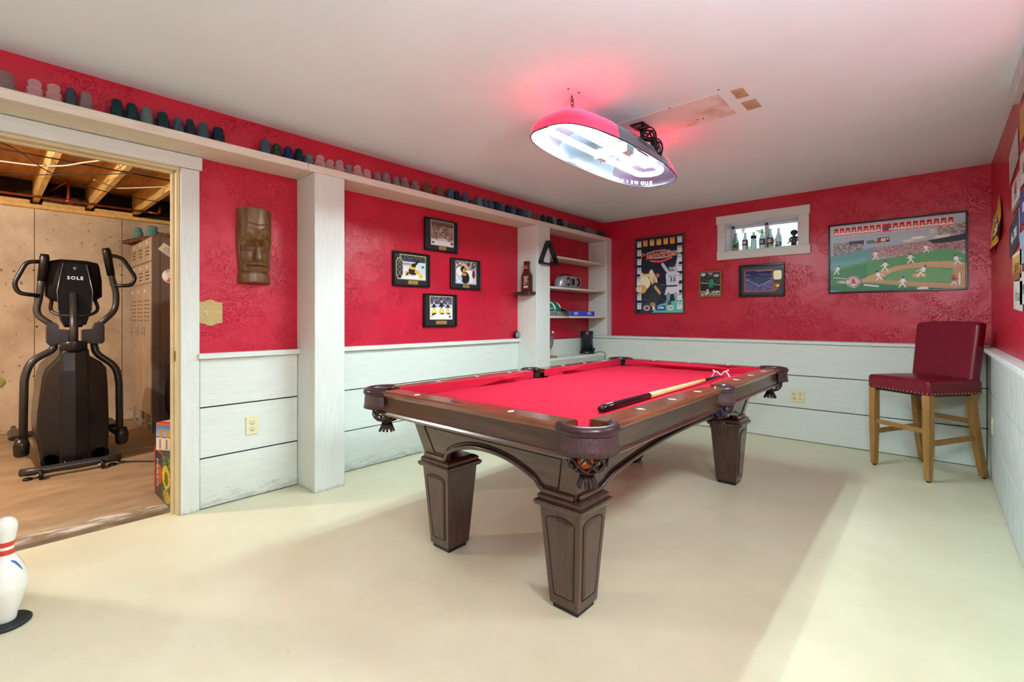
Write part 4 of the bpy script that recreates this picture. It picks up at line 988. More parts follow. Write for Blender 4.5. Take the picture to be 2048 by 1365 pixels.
def hockey(pic, y0_, y1_, z0_, z1_, label, pu, plaque, logo=False, border=(206, 190, 120)):
    t = thing('picture_frame', label, 'picture', (LR, (y0_ + y1_) / 2, z0_), group='four hockey pictures on the red panel')
    frame_bars('y', LR, y0_, y1_, z0_, z1_, .012, .028, 'frame', M_frame, t, 1)
    sheet('y', LR, y0_ + .01, y1_ - .01, z0_ + .01, z1_ - .01, .002, .012, M_matb, 'mat_board', t, 1)
    a, b_, c_, d = [pu[0] * (y1_ - y0_) + y0_, pu[1] * (y1_ - y0_) + y0_, z1_ - pu[3] * (z1_ - z0_), z1_ - pu[2] * (z1_ - z0_)]
    sheet('y', LR, a - .006, b_ + .006, c_ - .006, d + .006, .012, .0130, mat('bevel_' + str(border[0]), border, .5), 'bevel_border', t, 1)
    print_on(pic, 'y', LR, a, b_, c_, d, .0136, t)
    w = plaque; cx = (a + b_) / 2; zc = (c_ - .006 + z0_ + .012) / 2
    pl = sheet('y', LR, cx - w, cx + w, zc - .015, zc + .015, .012, .0145, M_brass, 'plaque', t, 1)
    for dz in (-.006, .004): sheet('y', LR, cx - w * .55, cx + w * .55, zc + dz - .0012, zc + dz + .0012, .0145, .0149, mat('engraved', (120, 92, 40), .5), 'engraving', pl, 1)
    if logo:
        oc = [(y0_ + .045, z1_ - .05), (y0_ + .075, z1_ - .05), (y0_ + .098, z1_ - .085), (y0_ + .098, z1_ - .185), (y0_ + .075, z1_ - .225), (y0_ + .045, z1_ - .225), (y0_ + .03, z1_ - .185), (y0_ + .03, z1_ - .085)]
        o = obj('emblem', MB().prism(oc, 'yz', LR + .0137, LR + .0147), mat('bevel_206', (206, 190, 120), .5), t)
        inn = [((y - y0_ - .064) * .82 + y0_ + .064, (z - z1_ + .1375) * .9 + z1_ - .1375) for y, z in oc]
        obj('emblem_field', MB().prism(inn, 'yz', LR + .0147, LR + .0152), M_matb, o)
        x_ = LR + .0158
        for s in (-1, 1):
            obj('emblem_line', MB().tube([(x_, y0_ + .064 + s * .012, z1_ - .065), (x_, y0_ + .064 - s * .018, z1_ - .11), (x_, y0_ + .064 + s * .018, z1_ - .145), (x_, y0_ + .064 - s * .02, z1_ - .20)], .0018, 5), mat('silver_line', (190, 196, 200), .4), o)
    return t
hockey(crowd(1), 2.496, 2.862, 1.718, 2.000, 'topmost black framed team photo of a packed crowd on ice', (.2, .88, .07, .80), .04, border=(190, 180, 160))
hockey(dive(2), 2.181, 2.548, 1.397, 1.677, 'framed photo of a diving hockey player with octagonal emblem on its mat', (.2, .88, .09, .78), .048, True)
hockey(hug(3), 2.784, 3.152, 1.400, 1.678, 'framed photo of embracing players nearest the bottle sign', (.18, .86, .08, .80), .04, border=(150, 160, 176))
hockey(trio(4), 2.485, 2.855, 1.060, 1.345, 'lowest framed photo of three skaters in black and gold', (.2, .86, .08, .76), .06)

# ---- tall basketball poster on the back wall
bp_ = thing('basketball_poster', 'tall dark basketball poster bordered with ticket stubs in brushed frame', 'poster', (-2.36, BR, 1.19))
PX0, PX1, PZ0, PZ1 = -2.657, -2.064, 1.190, 2.085
frame_bars('x', BR, PX0, PX1, PZ0, PZ1, .010, .022, 'frame', mat('brown_metal_frame', (120, 86, 70), .3, .6), bp_, -1)
P = Pic(132, 200, (24, 28, 44)); asp = .66
P.speck(.1, .62, 1, .9, [(30, 34, 52), (20, 22, 34), (70, 80, 96), (24, 26, 40)], .8, 2, 5)
P.poly([(.45, .90), (1, .82), (1, 1), (.3, 1)], (86, 176, 160)); P.poly([(.1, .86), (.5, .9), (.35, 1), (.1, 1)], (46, 50, 66))
# seated pair, warm light
P.ell(.19, .50, .10, .055, (222, 186, 140)); P.ell(.17, .60, .15, .09, (232, 214, 180)); P.ell(.12, .68, .12, .06, (214, 150, 84)); P.ell(.22, .455, .08, .025, (40, 34, 40))
P.line(.34, .50, .42, .60, .05, (222, 196, 160), .66); P.line(.40, .58, .40, .70, .032, (206, 150, 110), .66); P.ell(.43, .74, .12, .14, (44, 48, 56)); P.ell(.36, .84, .10, .08, (50, 54, 58)); P.ell(.37, .89, .06, .03, (170, 110, 80)); P.ell(.47, .51, .05, .03, (150, 90, 76)); P.line(.42, .66, .52, .74, .016, (200, 150, 110), .66)
# player in white reaching up (monochrome)
G1, G2 = (176, 184, 196), (120, 128, 142)
P.line(.72, .50, .58, .37, .030, G1, 1.5); P.line(.84, .47, .92, .26, .028, G1, 1.5); P.line(.82, .22, .92, .27, .02, G2, 1.5)
P.ell(.77, .42, .055, .05, G1); P.ell(.77, .385, .06, .03, (40, 44, 56)); P.ell(.755, .425, .012, .006, (60, 64, 76)); P.ell(.79, .425, .012, .006, (60, 64, 76)); P.line(.75, .45, .79, .45, .008, (70, 74, 84))
P.poly([(.64, .50), (.71, .47), (.83, .47), (.92, .49), (.90, .66), (.66, .66)], (190, 196, 206)); P.rect(.65, .645, .9, .665, (34, 38, 50))
P.poly([(.66, .665), (.90, .665), (.92, .77), (.79, .755), (.62, .77)], (200, 202, 210)); P.line(.70, .76, .68, .94, .035, (110, 150, 150), 1.5); P.line(.84, .76, .88, .86, .035, (130, 160, 160), 1.5); P.ell(.72, .88, .04, .04, (60, 80, 84))
P.rect(.5, .20, .9, .25, (84, 110, 116)); P.ell(.77, .235, .09, .03, (40, 44, 50))
def ticket(u, v, col, hd):
    P.rect(u - .046, v - .042, u + .046, v + .042, col); P.rect(u - .034, v - .034, u + .034, v - .018, hd); P.rect(u - .028, v - .010, u + .028, v - .006, hd); P.rect(u - .02, v + .008, u + .02, v + .024, tuple(np.array(col) * .86))
for k in range(8):
    ticket(.075, .075 + k * .119, (206, 214, 216), (130, 140, 150)); ticket(.925, .065 + k * .121, (212, 214, 216), (140, 130, 140))
for k, cl in enumerate(((224, 150, 74), (214, 186, 92), (228, 166, 90), (230, 160, 76), (226, 152, 66))): ticket(.215 + k * .142, .07, cl, (150, 80, 60))
# title cartouche
P.ell(.5, .235, .31, .050, (226, 206, 176)); P.ell(.5, .235, .29, .040, (70, 54, 56)); P.poly([(.30, .30), (.55, .315), (.78, .265), (.77, .30), (.55, .345), (.33, .325)], (206, 74, 70)); P.rect(.36, .175, .66, .197, (190, 66, 64))
P.rect(.44, .905, .64, .968, (34, 54, 130)); P.ell(.24, .935, .07, .036, (206, 190, 190)); P.ell(.24, .935, .045, .024, (140, 60, 66)); P.ell(.74, .935, .065, .035, (206, 216, 210)); P.ell(.74, .935, .045, .024, (150, 176, 160)); P.rect(.36, .91, .42, .965, (190, 196, 196))
P.tint(8, 3); P.a = np.clip(P.a * 1.1 + 8, 0, 255)
print_on(P, 'x', BR, PX0 + .009, PX1 - .009, PZ0 + .009, PZ1 - .009, -.010, bp_)
pw = PX1 - PX0 - .018; ph = PZ1 - PZ0 - .018
def PP(u, v, t=-.0108): return (PX0 + .009 + u * pw, BR + t, PZ1 - .009 - v * ph)
RX, UZ = (1, 0, 0), (0, 0, 1)
M_titler = mat('title_red', (214, 66, 62), .4); M_cr = mat('title_cream', (236, 214, 186), .4); M_navy = mat('ink_navy', (28, 34, 56), .4); M_wink = mat('ink_white', (238, 240, 244), .4)
lettering('Memories', .108, PP(.485, .238, -.0116), (1, 0, .06), UZ, M_cr, bp_, ext=.0002, shear=.25, bold=.004)
lettering('Memories', .108, PP(.485, .238, -.0124), (1, 0, .06), UZ, M_titler, bp_, ext=.0002, shear=.25, bold=.0005)
lettering('BOSTON GARDEN', .018, PP(.51, .186, -.0116), (1, 0, .04), UZ, M_cr, bp_, ext=.0002)
lettering('The', .03, PP(.56, .212, -.0124), (1, 0, .04), UZ, M_cr, bp_, ext=.0002, shear=.2)
lettering('Lite', .05, PP(.54, .93, -.0116), RX, UZ, M_wink, bp_, ext=.0002, bold=.002)
lettering('CELTICS', .026, PP(.785, .525, -.0116), RX, UZ, M_navy, bp_, ext=.0002)
lettering('33', .072, PP(.785, .575, -.0116), RX, UZ, M_navy, bp_, ext=.0002, bold=.001)

# ---- small gilt frame with a player in green
gf = thing('gilt_picture', 'small gilt framed photo of a leaping player in green', 'picture', (-1.78, BR, 1.358))
frame_bars('x', BR, -1.902, -1.662, 1.358, 1.644, .020, .022, 'frame', mat('gilt_wood', (150, 104, 48), .35, .35), gf, -1)
P = Pic(48, 60, (36, 38, 46)); P.speck(0, 0, 1, .5, [(30, 32, 40), (52, 54, 60), (80, 84, 90)], .8, 2, 2); P.ell(.12, .08, .14, .07, (200, 206, 212)); P.ell(.8, .15, .14, .06, (180, 190, 200)); P.line(0, .42, 1, .56, .012, (180, 190, 190))
P.speck(0, .78, 1, 1, [(190, 180, 176), (110, 90, 84), (226, 222, 216), (60, 52, 50)], 1, 2, 3)
P.line(.5, .22, .55, .05, .03, (120, 80, 60), 1.2); P.ell(.53, .24, .07, .06, (60, 40, 34)); P.ell(.56, .42, .11, .14, (46, 150, 100)); P.ell(.53, .60, .11, .09, (40, 140, 92)); P.line(.52, .66, .4, .85, .04, (70, 46, 40), 1.2); P.line(.56, .66, .5, .9, .035, (70, 46, 40), 1.2); P.ell(.36, .8, .06, .1, (206, 210, 200)); P.ell(.5, .05, .13, .05, (230, 232, 236), .6)
print_on(P, 'x', BR, -1.884, -1.680, 1.376, 1.626, -.012, gf)
# ---- night stadium with medallions
nf = thing('night_stadium_picture', 'black framed night stadium photo with pale badge and gold coin', 'picture', (-1.29, BR, 1.352))
frame_bars('x', BR, -1.494, -1.081, 1.352, 1.678, .022, .030, 'frame', M_frame, nf, -1)
sheet('x', BR, -1.474, -1.101, 1.372, 1.658, .002, .013, mat('slate_mat_board', (44, 46, 52), .35), 'mat_board', nf, -1)
obj('inner_border', MB().prism([(-1.445, 1.398), (-1.175, 1.398), (-1.135, 1.42), (-1.135, 1.47), (-1.175, 1.49), (-1.175, 1.625), (-1.445, 1.625)], 'xz', BR - .0145, BR - .013), mat('copper_mat', (150, 96, 80), .5), nf)
P = Pic(76, 58, (26, 26, 66)); P.grad(0, .45, (30, 26, 74), (66, 60, 130)); P.ell(.1, .2, .1, .05, (120, 120, 190), .7); P.rect(.4, 0, 1, .04, (150, 150, 190))
P.speck(0, .36, 1, 1, [(70, 66, 130), (110, 104, 170), (50, 46, 100), (150, 146, 200)], .9, 1, 8)
P.poly([(.02, .52), (.44, .26), (.96, .42), (.54, .76)], (56, 60, 104)); P.poly([(.07, .52), (.44, .30), (.9, .43), (.53, .71)], (64, 78, 110))
P.line(.02, .42, .54, .76, .012, (190, 190, 226)); P.line(.54, .76, .98, .5, .012, (180, 176, 220)); P.line(.5, .18, 1, .24, .008, (160, 160, 210)); P.line(.6, .68, 1, .88, .03, (130, 120, 180))
print_on(P, 'x', BR, -1.430, -1.190, 1.412, 1.612, -.0150, nf)
obj('badge', MB().prism([(-1.165, 1.515), (-1.115, 1.515), (-1.105, 1.53), (-1.105, 1.59), (-1.118, 1.605), (-1.162, 1.605), (-1.175, 1.59), (-1.175, 1.53)], 'xz', BR - .0175, BR - .013), mat('pale_gold', (222, 210, 160), .35, .3), nf)
obj('coin', MB().lathe([(.0, -.0195), (.017, -.0195), (.020, -.018), (.020, -.013)], (-1.145, BR, 1.458), 20, 'y'), mat('gold_coin', (216, 180, 92), .3, .7), nf)
obj('coin_ring', MB().lathe([(.026, -.0155), (.026, -.013)], (-1.145, BR, 1.458), 24, 'y'), mat('copper_mat', (150, 96, 80), .5), nf)

# ---- wide baseball print
sp = thing('baseball_print', 'wide black framed baseball stadium print with row of red player cards', 'poster', (-.262, BR, 1.361))
SX0, SX1, SZ0, SZ1 = -.724, .199, 1.361, 1.986
frame_bars('x', BR, SX0, SX1, SZ0, SZ1, .013, .020, 'frame', M_frame, sp, -1)
P = Pic(290, 196, (150, 166, 178)); asp = .68
P.grad(0, .34, (168, 176, 186), (158, 170, 180))
P.speck(.03, .26, .28, .46, [(120, 110, 104), (140, 130, 122), (100, 96, 96), (150, 146, 140)], .8, 3, 1); P.rect(.16, .25, .28, .30, (70, 70, 80)); P.rect(.3, .26, .36, .31, (90, 120, 110)); P.rect(.36, .28, .4, .31, (190, 90, 70))
P.rect(.82, .14, 1, .30, (150, 140, 136)); P.speck(.82, .12, 1, .3, [(150, 138, 130), (120, 110, 110), (170, 160, 150)], .9, 5, 6); P.rect(.80, .27, .9, .31, (206, 200, 190)); P.rect(.76, .18, .8, .24, (196, 190, 176)); P.ell(.68, .28, .05, .02, (216, 214, 206)); P.ell(.61, .31, .04, .015, (206, 200, 190))
P.poly([(0, .46), (.26, .40), (.36, .36), (.36, .56), (.0, .66)], (96, 146, 148)); P.poly([(0, .56), (.30, .50), (.3, .6), (0, .7)], (104, 158, 160))
P.poly([(.31, .52), (.42, .38), (.72, .33), (.78, .34), (.82, .44), (.62, .50), (.4, .52)], (150, 120, 122)); P.speck(.33, .36, .8, .52, [(176, 150, 146), (130, 96, 100), (206, 190, 186), (110, 96, 104), (150, 70, 76)], .75, 1, 9)
P.poly([(.75, .33), (1, .28), (1, .36), (.8, .40)], (40, 44, 56)); P.speck(.79, .38, 1, .5, [(170, 110, 110), (140, 70, 80), (190, 150, 146), (90, 60, 70)], .95, 1, 4)
P.poly([(0, .66), (.32, .56), (.6, .51), (.84, .46), (.94, .48), (1, .56), (1, 1), (0, 1)], (88, 142, 96)); P.poly([(0, .70), (.3, .60), (.3, .80), (0, .92)], (74, 128, 92))
P.poly([(.22, .86), (.36, .75), (.52, .66), (.72, .62), (.9, .63), (1, .66), (1, .74), (.78, .70), (.60, .70), (.50, .74), (.42, .82), (.44, .87), (.36, .88)], (186, 150, 118))
P.poly([(.28, .86), (.44, .85), (.9, .93), (1, .96), (1, 1), (.84, 1)], (176, 140, 108)); P.poly([(.92, .72), (1, .70), (1, 1), (.9, .96)], (178, 142, 112)); P.poly([(.44, .84), (.54, .73), (.62, .70), (.78, .71), (.92, .76), (.92, .92), (.46, .855)], (104, 150, 104))
P.poly([(0, .90), (.25, .88), (.9, 1), (0, 1)], (66, 116, 88)); P.ell(.69, .80, .05, .03, (196, 150, 116)); P.line(.03, .78, .16, .81, .004, (224, 226, 214)); P.line(.96, .8, .96, .95, .004, (230, 226, 216)); P.ell(.715, .985, .042, .02, (214, 212, 204)); P.poly([(.28, .895), (.40, .925), (.39, .945), (.275, .915)], (206, 206, 196)); P.poly([(0, .97), (.1, 1), (0, 1)], (110, 150, 190))
WS, WP = (228, 228, 230), (220, 222, 226)
for (u, v, h_, l) in ((.055, .73, .13, .5), (.37, .54, .13, 0), (.44, .72, .15, .1), (.40, .85, .14, -.4), (.63, .63, .14, -.1), (.74, .49, .11, -.2), (.70, .82, .15, .6), (.57, .96, .15, .1), (.95, .68, .13, -.4)): P.player(u, v, h_, WS, WP, (130, 90, 80), (40, 40, 50), l, .72)
P.player(.925, .95, .13, (170, 60, 80), (206, 200, 206), (150, 90, 90), (150, 50, 70), 0, .8, .15)
uu = .032
for k in range(18):
    w = .078 if k == 8 else .0445
    P.rect(uu, .035, uu + w, .155, (226, 214, 206)); P.rect(uu + .003, .039, uu + w - .003, .151, (196, 44, 44))
    cx = uu + w / 2
    if k == 8: P.ell(cx, .105, .024, .026, (70, 80, 104)); P.ell(cx, .075, .012, .02, (90, 80, 90)); P.ell(cx + .024, .125, .01, .012, (220, 214, 214))
    else: P.ell(cx, .135, .018, .028, (228, 226, 226)); P.ell(cx, .082, .009, .02, (206, 150, 126)); P.ell(cx, .066, .010, .011, (60, 40, 50)); P.rect(uu + .003, .137, uu + w - .003, .151, (206, 70, 60))
    uu += w + .0035
P.rect(.385, .235, .475, .30, (56, 50, 56)); P.rect(.392, .243, .41, .292, (150, 60, 60)); P.rect(.412, .245, .45, .29, (206, 190, 150)); P.rect(.455, .245, .47, .27, (220, 214, 200))
P.tint(9, 6); P.a = np.clip(P.a * 1.12 + 8, 0, 255)
print_on(P, 'x', BR, SX0 + .012, SX1 - .012, SZ0 + .012, SZ1 - .012, -.010, sp)
pw2 = SX1 - SX0 - .024; ph2 = SZ1 - SZ0 - .024
def SP(u, v, t=-.0108): return (SX0 + .012 + u * pw2, BR + t, SZ1 - .012 - v * ph2)
lc = SP(.195, .855)
M_lred = mat('emblem_red', (206, 38, 44), .4)
em = obj('emblem', MB().lathe([(.0, -.0004), (.058, -.0004), (.058, .0004)], (lc[0], BR - .0108, lc[2]), 32, 'y'), M_lred, sp)
obj('emblem_field', MB().lathe([(.0, -.0004), (.0545, -.0004), (.0545, .0004)], (lc[0], BR - .0116, lc[2]), 32, 'y'), mat('emblem_white', (236, 234, 230), .4), em)
def sock(dx, s):
    pts = [(-.006, .026), (.006, .024), (.006, .004), (.022, -.006), (.024, -.014), (.014, -.018), (-.006, -.012), (-.009, .0)]
    return [(lc[0] + dx + s * x, lc[2] + z) for x, z in pts]
obj('red_sock', MB().prism(sock(-.004, 1), 'xz', BR - .0128, BR - .0122), M_lred, em); obj('red_sock', MB().prism(sock(.003, -1), 'xz', BR - .0127, BR - .0121), M_lred, em)
for wrd, a0_, a1_, up_ in (('BOSTON', 150, 30, 1), ('RED SOX', 214, 326, -1)):
    n = len(wrd)
    for i, ch in enumerate(wrd):
        if ch == ' ': continue
        a = R(a0_ + (a1_ - a0_) * i / (n - 1)); rad = .043
        d = Vector((math.cos(a), 0, math.sin(a)));
        upv = d * up_; rt = Vector((upv.z, 0, -upv.x))
        lettering(ch, .019, Vector((lc[0], BR - .0124, lc[2])) + d * rad, rt, upv, M_navy, em, ext=.0002, bold=.0004)
lettering('1986', .036, SP(.095, .855, -.0118), RX, UZ, M_wink, sp, ext=.0002, bold=.0006)

# ================================================================== tiki mask
tk = thing('tiki_mask', 'carved dark wooden tiki mask on the red panel by the door', 'mask', (LR, 1.15, 1.352))
def tiki():
    ny, nz = 110, 190; vs = []; fs = []
    z0_, z1_, yc = 1.352, 1.816, 1.150
    def gsn(a, b_, s): return math.exp(-((a - b_) / s) ** 2)
    for j in range(nz + 1):
        v = j / nz                       # 0 top .. 1 bottom
        hw = .102 - .012 * max(0, v - .45) / .4 if v < .86 else .094
        if .83 < v < .865: hw = .086
        for i in range(ny + 1):
            u = -1 + 2 * i / ny          # -1 left .. 1 right
            th = u * R(74); y = yc + hw * math.sin(th) / math.sin(R(74)); dep = .068 * (math.cos(th) - math.cos(R(74))) / (1 - math.cos(R(74)))
            au = abs(u); q = 0.0
            if v < .84:
                brow = .425 - .06 * math.exp(-((au - .42) / .2) ** 2) + .05 * max(0, au - .62)
                q -= .012 * (1 / (1 + math.exp(-(v - brow) * 120))) * (1 if au < .8 else .4) * (1 - 1 / (1 + math.exp(-(v - .70) * 60)))
                q -= .016 * gsn(au, .30, .16) * gsn(v, .455, .03)                                    # eye hollows
                q += .010 * gsn(au, .34, .2) * gsn(v, .52, .03)                                      # eyelids
                q += .020 * (1 / (1 + math.exp((au - (.10 + .10 * max(0, (v - .5) / .2))) * 40))) * (1 if .45 < v < .685 else 0) * min(1, (v - .45) / .06)   # nose
                q += .012 * gsn(au, .0, .16) * gsn(v, .38, .06)
                q += .009 * gsn(v, .735, .022) * max(0, 1 - (au / .62) ** 2); q -= .010 * gsn(v, .768, .008) * (1 if au < .6 else 0); q += .010 * gsn(v, .795, .02) * max(0, 1 - (au / .55) ** 2)
                for f_, s_ in ((.20 + .012 * math.cos(u * 9), .004), (.265 + .014 * math.cos(u * 8), .004)):
                    if au < .5: q -= .004 * gsn(v, f_, s_)
                q -= .004 * gsn(v, brow - .035, .004)
                q -= .005 * gsn(v, .56 + .0 * au, .004) * (1 if .2 < au < .75 else 0); q -= .004 * gsn(v, .505 + .04 * (au - .45) ** 2, .004) * (1 if .2 < au < .78 else 0)
                q -= .006 * gsn(v, .70 + .16 * (au - .30) ** 2 + .02 * (au - .3), .006) * (1 if au > .24 else 0)
            else:
                q -= .010 * (1 if v < .862 else 0)
            x = LR + .012 + max(0, dep + 1.5 * q * min(1, dep / .02)); vs.append((x, y, z1_ - v * (z1_ - z0_) + (.010 * (1 - u * u) if v < .02 else (-.0 if v < .98 else .006 * (1 - u * u)))))
    n1 = ny + 1
    for j in range(nz):
        for i in range(ny): a = j * n1 + i; fs.append((a, a + n1, a + n1 + 1, a + 1))
    m = MB().add(vs, fs, True)
    # back and rim down to the wall
    rim = [j * n1 for j in range(nz + 1)] + [nz * n1 + i for i in range(1, n1)] + [j * n1 + ny for j in range(nz - 1, -1, -1)] + [i for i in range(ny - 1, 0, -1)]
    b0 = len(m.v); m.v += [(LR + .001, m.v[k][1], m.v[k][2]) for k in rim]; n = len(rim)
    for i in range(n): m.f.append([rim[i], rim[(i + 1) % n], b0 + (i + 1) % n, b0 + i]); m.s.append(False); m.mi.append(0)
    return m
obj('carving', tiki(), mat('carved_dark_wood', (128, 90, 48), .28, col2=(86, 56, 28), scale=5, stretch=(9, 9, 1.5), bump=.12, bscale=40), tk)

# light switch with a shaped plate
sw = thing('light_switch', 'shaped tan switch plate with single toggle by the door casing', 'switch', (LR, .906, 1.088))
out = [(.85, 1.105), (.876, 1.10), (.89, 1.091), (.906, 1.088), (.922, 1.091), (.936, 1.10), (.97, 1.105), (.97, 1.228), (.936, 1.233), (.922, 1.242), (.906, 1.245), (.89, 1.242), (.876, 1.233), (.85, 1.228)]
obj('plate', MB().prism(out, 'yz', LR, LR + .008), mat('tan_wood_plate', (186, 164, 104), .35, var=.12, scale=5, stretch=(1, 1, 8)), sw)
obj('toggle', MB().box(LR + .008, LR + .0095, .876, .888, 1.152, 1.178).beam((LR + .008, .882, 1.164), (LR + .022, .882, 1.156), .007, .010, b=.001), mat('chrome_toggle', (220, 216, 200), .25, .3), sw)
for z in (1.138, 1.192): obj('screw', MB().lathe([(.003, 0), (.003, .0015)], (LR + .008, .882, z), 8, 'x'), M_chrome, sw)

# outlets
def outlet(name, label, axis, wall, out_, c0, z, gangs=1):
    loc = (wall, c0, z - .058) if axis == 'y' else (c0, wall, z - .058)
    t = thing(name, label, 'outlet', loc); w = .0375 if gangs == 1 else .059
    def B(a0, a1, z0_, z1_, t0, t1, b=0):
        return MB().box(wall + out_ * t0, wall + out_ * t1, a0, a1, z0_, z1_, b) if axis == 'y' else MB().box(a0, a1, wall + out_ * t0, wall + out_ * t1, z0_, z1_, b)
    obj('plate', B(c0 - w, c0 + w, z - .057, z + .057, 0, .006, .002), M_almond, t)
    for g in ((0,) if gangs == 1 else (-.023, .023)):
        for dz in (-.021, .021):
            rc_ = MB(); pr = [(0, out_ * .0075), (.0165, out_ * .0075), (.0165, out_ * .005)]
            rc_.lathe(pr, (wall, c0 + g, z + dz) if axis == 'y' else (c0 + g, wall, z + dz), 16, 'x' if axis == 'y' else 'y'); ro = obj('receptacle', rc_, M_almond, t)
            for a_ in (-.006, .006): obj('slot', B(c0 + g + a_ - .0014, c0 + g + a_ + .0014, z + dz + .001, z + dz + .010, .0075, .0079), M_black, ro)
            obj('slot', B(c0 + g - .0022, c0 + g + .0022, z + dz - .010, z + dz - .005, .0075, .0079), M_black, ro)
    return t
outlet('wall_outlet', 'almond duplex outlet in the wainscot below the tiki mask', 'y', -3.225, 1, 1.136, .454)
outlet('wall_outlet', 'almond double outlet in the back wainscot left of the stool', 'x', BW - .001, -1, -.947, .412, 2)
outlet('wall_outlet', 'almond outlet half hidden behind the pool table corner', 'x', BW - .001, -1, -1.345, .40)
outlet('wall_outlet', 'almond outlet in the right wainscot beside the stool leg', 'y', RW - .001, -1, 4.60, .40)

# ================================================================== built-in bookcase and what is on it
bc = thing('built_in_bookcase', 'white built-in corner bookcase with open shelves', 'bookcase', (PF, 4.5, .68))
for z in (1.80, 1.472, 1.160): 
    s_ = obj('shelf', MB().box(-3.238, PF - .006, 3.932, 5.062, z - .022, z, .002), M_cream, bc)
    obj('cleat', MB().prism([(-3.23, z - .024), (-3.0, z - .024), (-3.0, z - .038), (-3.03, z - .05), (-3.23, z - .05)], 'xz', 5.044, 5.060), M_wX, s_)
obj('shelf', MB().box(-3.225, PF + .004, 3.932, 5.034, .685, .715, .002), M_wH, bc)
obj('side_panel', MB().box(-3.238, PF - .02, 5.062, 5.186, .926, 2.078, .002), M_wV, bc)
obj('face_stile', MB().box(PF - .02, PF + .001, 5.068, 5.186, .926, 2.078, .002), M_wV, bc)
obj('front_skirt', MB().box(PF - .02, PF, 3.932, 5.03, .02, .684, .002), M_wV, bc)

tr = thing('triangle_rack', 'black triangular ball rack hung on the post by the bookcase', 'rack', (PF, 3.866, 1.67))
tri = [(-2.968, 3.712, 1.684), (-2.968, 4.030, 1.684), (-2.968, 3.862, 1.958)]
def tri_ring(k, x):
    c_ = Vector((0, 3.868, 1.776)); P_ = [Vector(p) for p in tri]; o = []
    for i in range(3):
        a, b_, d = P_[i - 1], P_[i], P_[(i + 1) % 3]
        A = b_ + (a - b_).normalized() * .05; B_ = b_ + (d - b_).normalized() * .05
        for j in range(7): t = j / 6; q = (1 - t) ** 2 * A + 2 * t * (1 - t) * b_ + t * t * B_; o.append(Vector((x, c_.y + (q.y - c_.y) * k, c_.z + (q.z - c_.z) * k)))
    return o
r1, r2, r3, r4 = tri_ring(1, -2.976), tri_ring(1, -2.925), tri_ring(.82, -2.925), tri_ring(.82, -2.976)
obj('rack_frame', MB().loft([r1, r2, r3, r4, r1], cap=False, smooth=False), mat('black_rack_plastic', (24, 26, 34), .35), tr)
obj('hook', MB().tube([(PF, 3.862, 1.925), (-2.93, 3.862, 1.925), (-2.92, 3.862, 1.935)], .003, 6), M_chrome, tr)

bs = thing('bottle_sign_shelf', 'little dark wooden shelf on the side of the bookcase post', 'shelf', (-3.09, 3.71, 1.372))
obj('board', MB().box(-3.19, -2.992, 3.60, 3.709, 1.372, 1.404, .003), mat('dark_shelf_wood', (64, 44, 40), .5, var=.2, scale=12), bs)
bt = thing('bottle_sign', 'flat brown bottle-shaped sign on the little dark shelf', 'sign', (-3.06, 3.65, 1.404))
hb = [(-.060, 0), (-.060, .155), (-.052, .175), (-.034, .20), (-.027, .225), (-.025, .27), (-.029, .275), (-.029, .305), (.029, .305), (.029, .275), (.025, .27), (.027, .225), (.034, .20), (.052, .175), (.060, .155), (.060, 0)]
obj('bottle_cutout', MB().prism([(-3.06 + x, 1.4045 + z) for x, z in hb], 'xz', 3.635, 3.665), mat('bottle_brown', (74, 34, 30), .35, var=.2, scale=10), bt)
P = Pic(22, 44, (104, 56, 48)); P.rect(.1, .04, .9, .1, (190, 160, 130)); P.speck(.1, .12, .9, .3, [(216, 200, 176), (80, 40, 36)], 1, 2, 3); P.ell(.5, .42, .36, .1, (214, 196, 170)); P.speck(.15, .36, .85, .7, [(200, 184, 160), (70, 46, 60), (110, 70, 60)], .9, 2, 4); P.rect(.1, .78, .9, .92, (226, 210, 186)); P.speck(.1, .8, .9, .9, [(226, 210, 186), (140, 90, 70)], .4, 2, 2)
print_on(P, 'x', 3.635, -3.098, -3.022, 1.43, 1.565, -.0006, bt, 'label_print')
P = Pic(16, 10, (150, 50, 44)); P.rect(0, .0, 1, .12, (210, 160, 90)); P.rect(0, .85, 1, 1, (210, 160, 90)); P.speck(.2, .3, .8, .7, [(220, 180, 120), (150, 50, 44)], .6, 1, 1)
print_on(P, 'x', 3.635, -3.083, -3.037, 1.635, 1.665, -.0006, bt, 'neck_label')
pk_ = thing('hockey_puck', 'black hockey puck with white crossed emblem standing on the chair rail', 'puck', (-3.214, 3.672, .9253))
obj('puck_body', MB().lathe([(.0355, -.0125), (.0375, -.010), (.0375, .010), (.0355, .0125)], (-3.214, 3.672, .963), 28, 'x'), M_black, pk_)
em_ = MB(); xx = -3.2008
for i in range(4):
    a = R(45 + 90 * i); em_.tube([(xx, 3.672, .963), (xx, 3.672 + .019 * math.cos(a), .963 + .019 * math.sin(a))], .0026, 5)
em_.tube([(xx, 3.672 + .026 * math.cos(a), .963 + .026 * math.sin(a)) for a in np.linspace(0, 2 * math.pi, 25)[:-1]], .002, 5, closed=True)
obj('emblem', em_, M_wink, pk_)

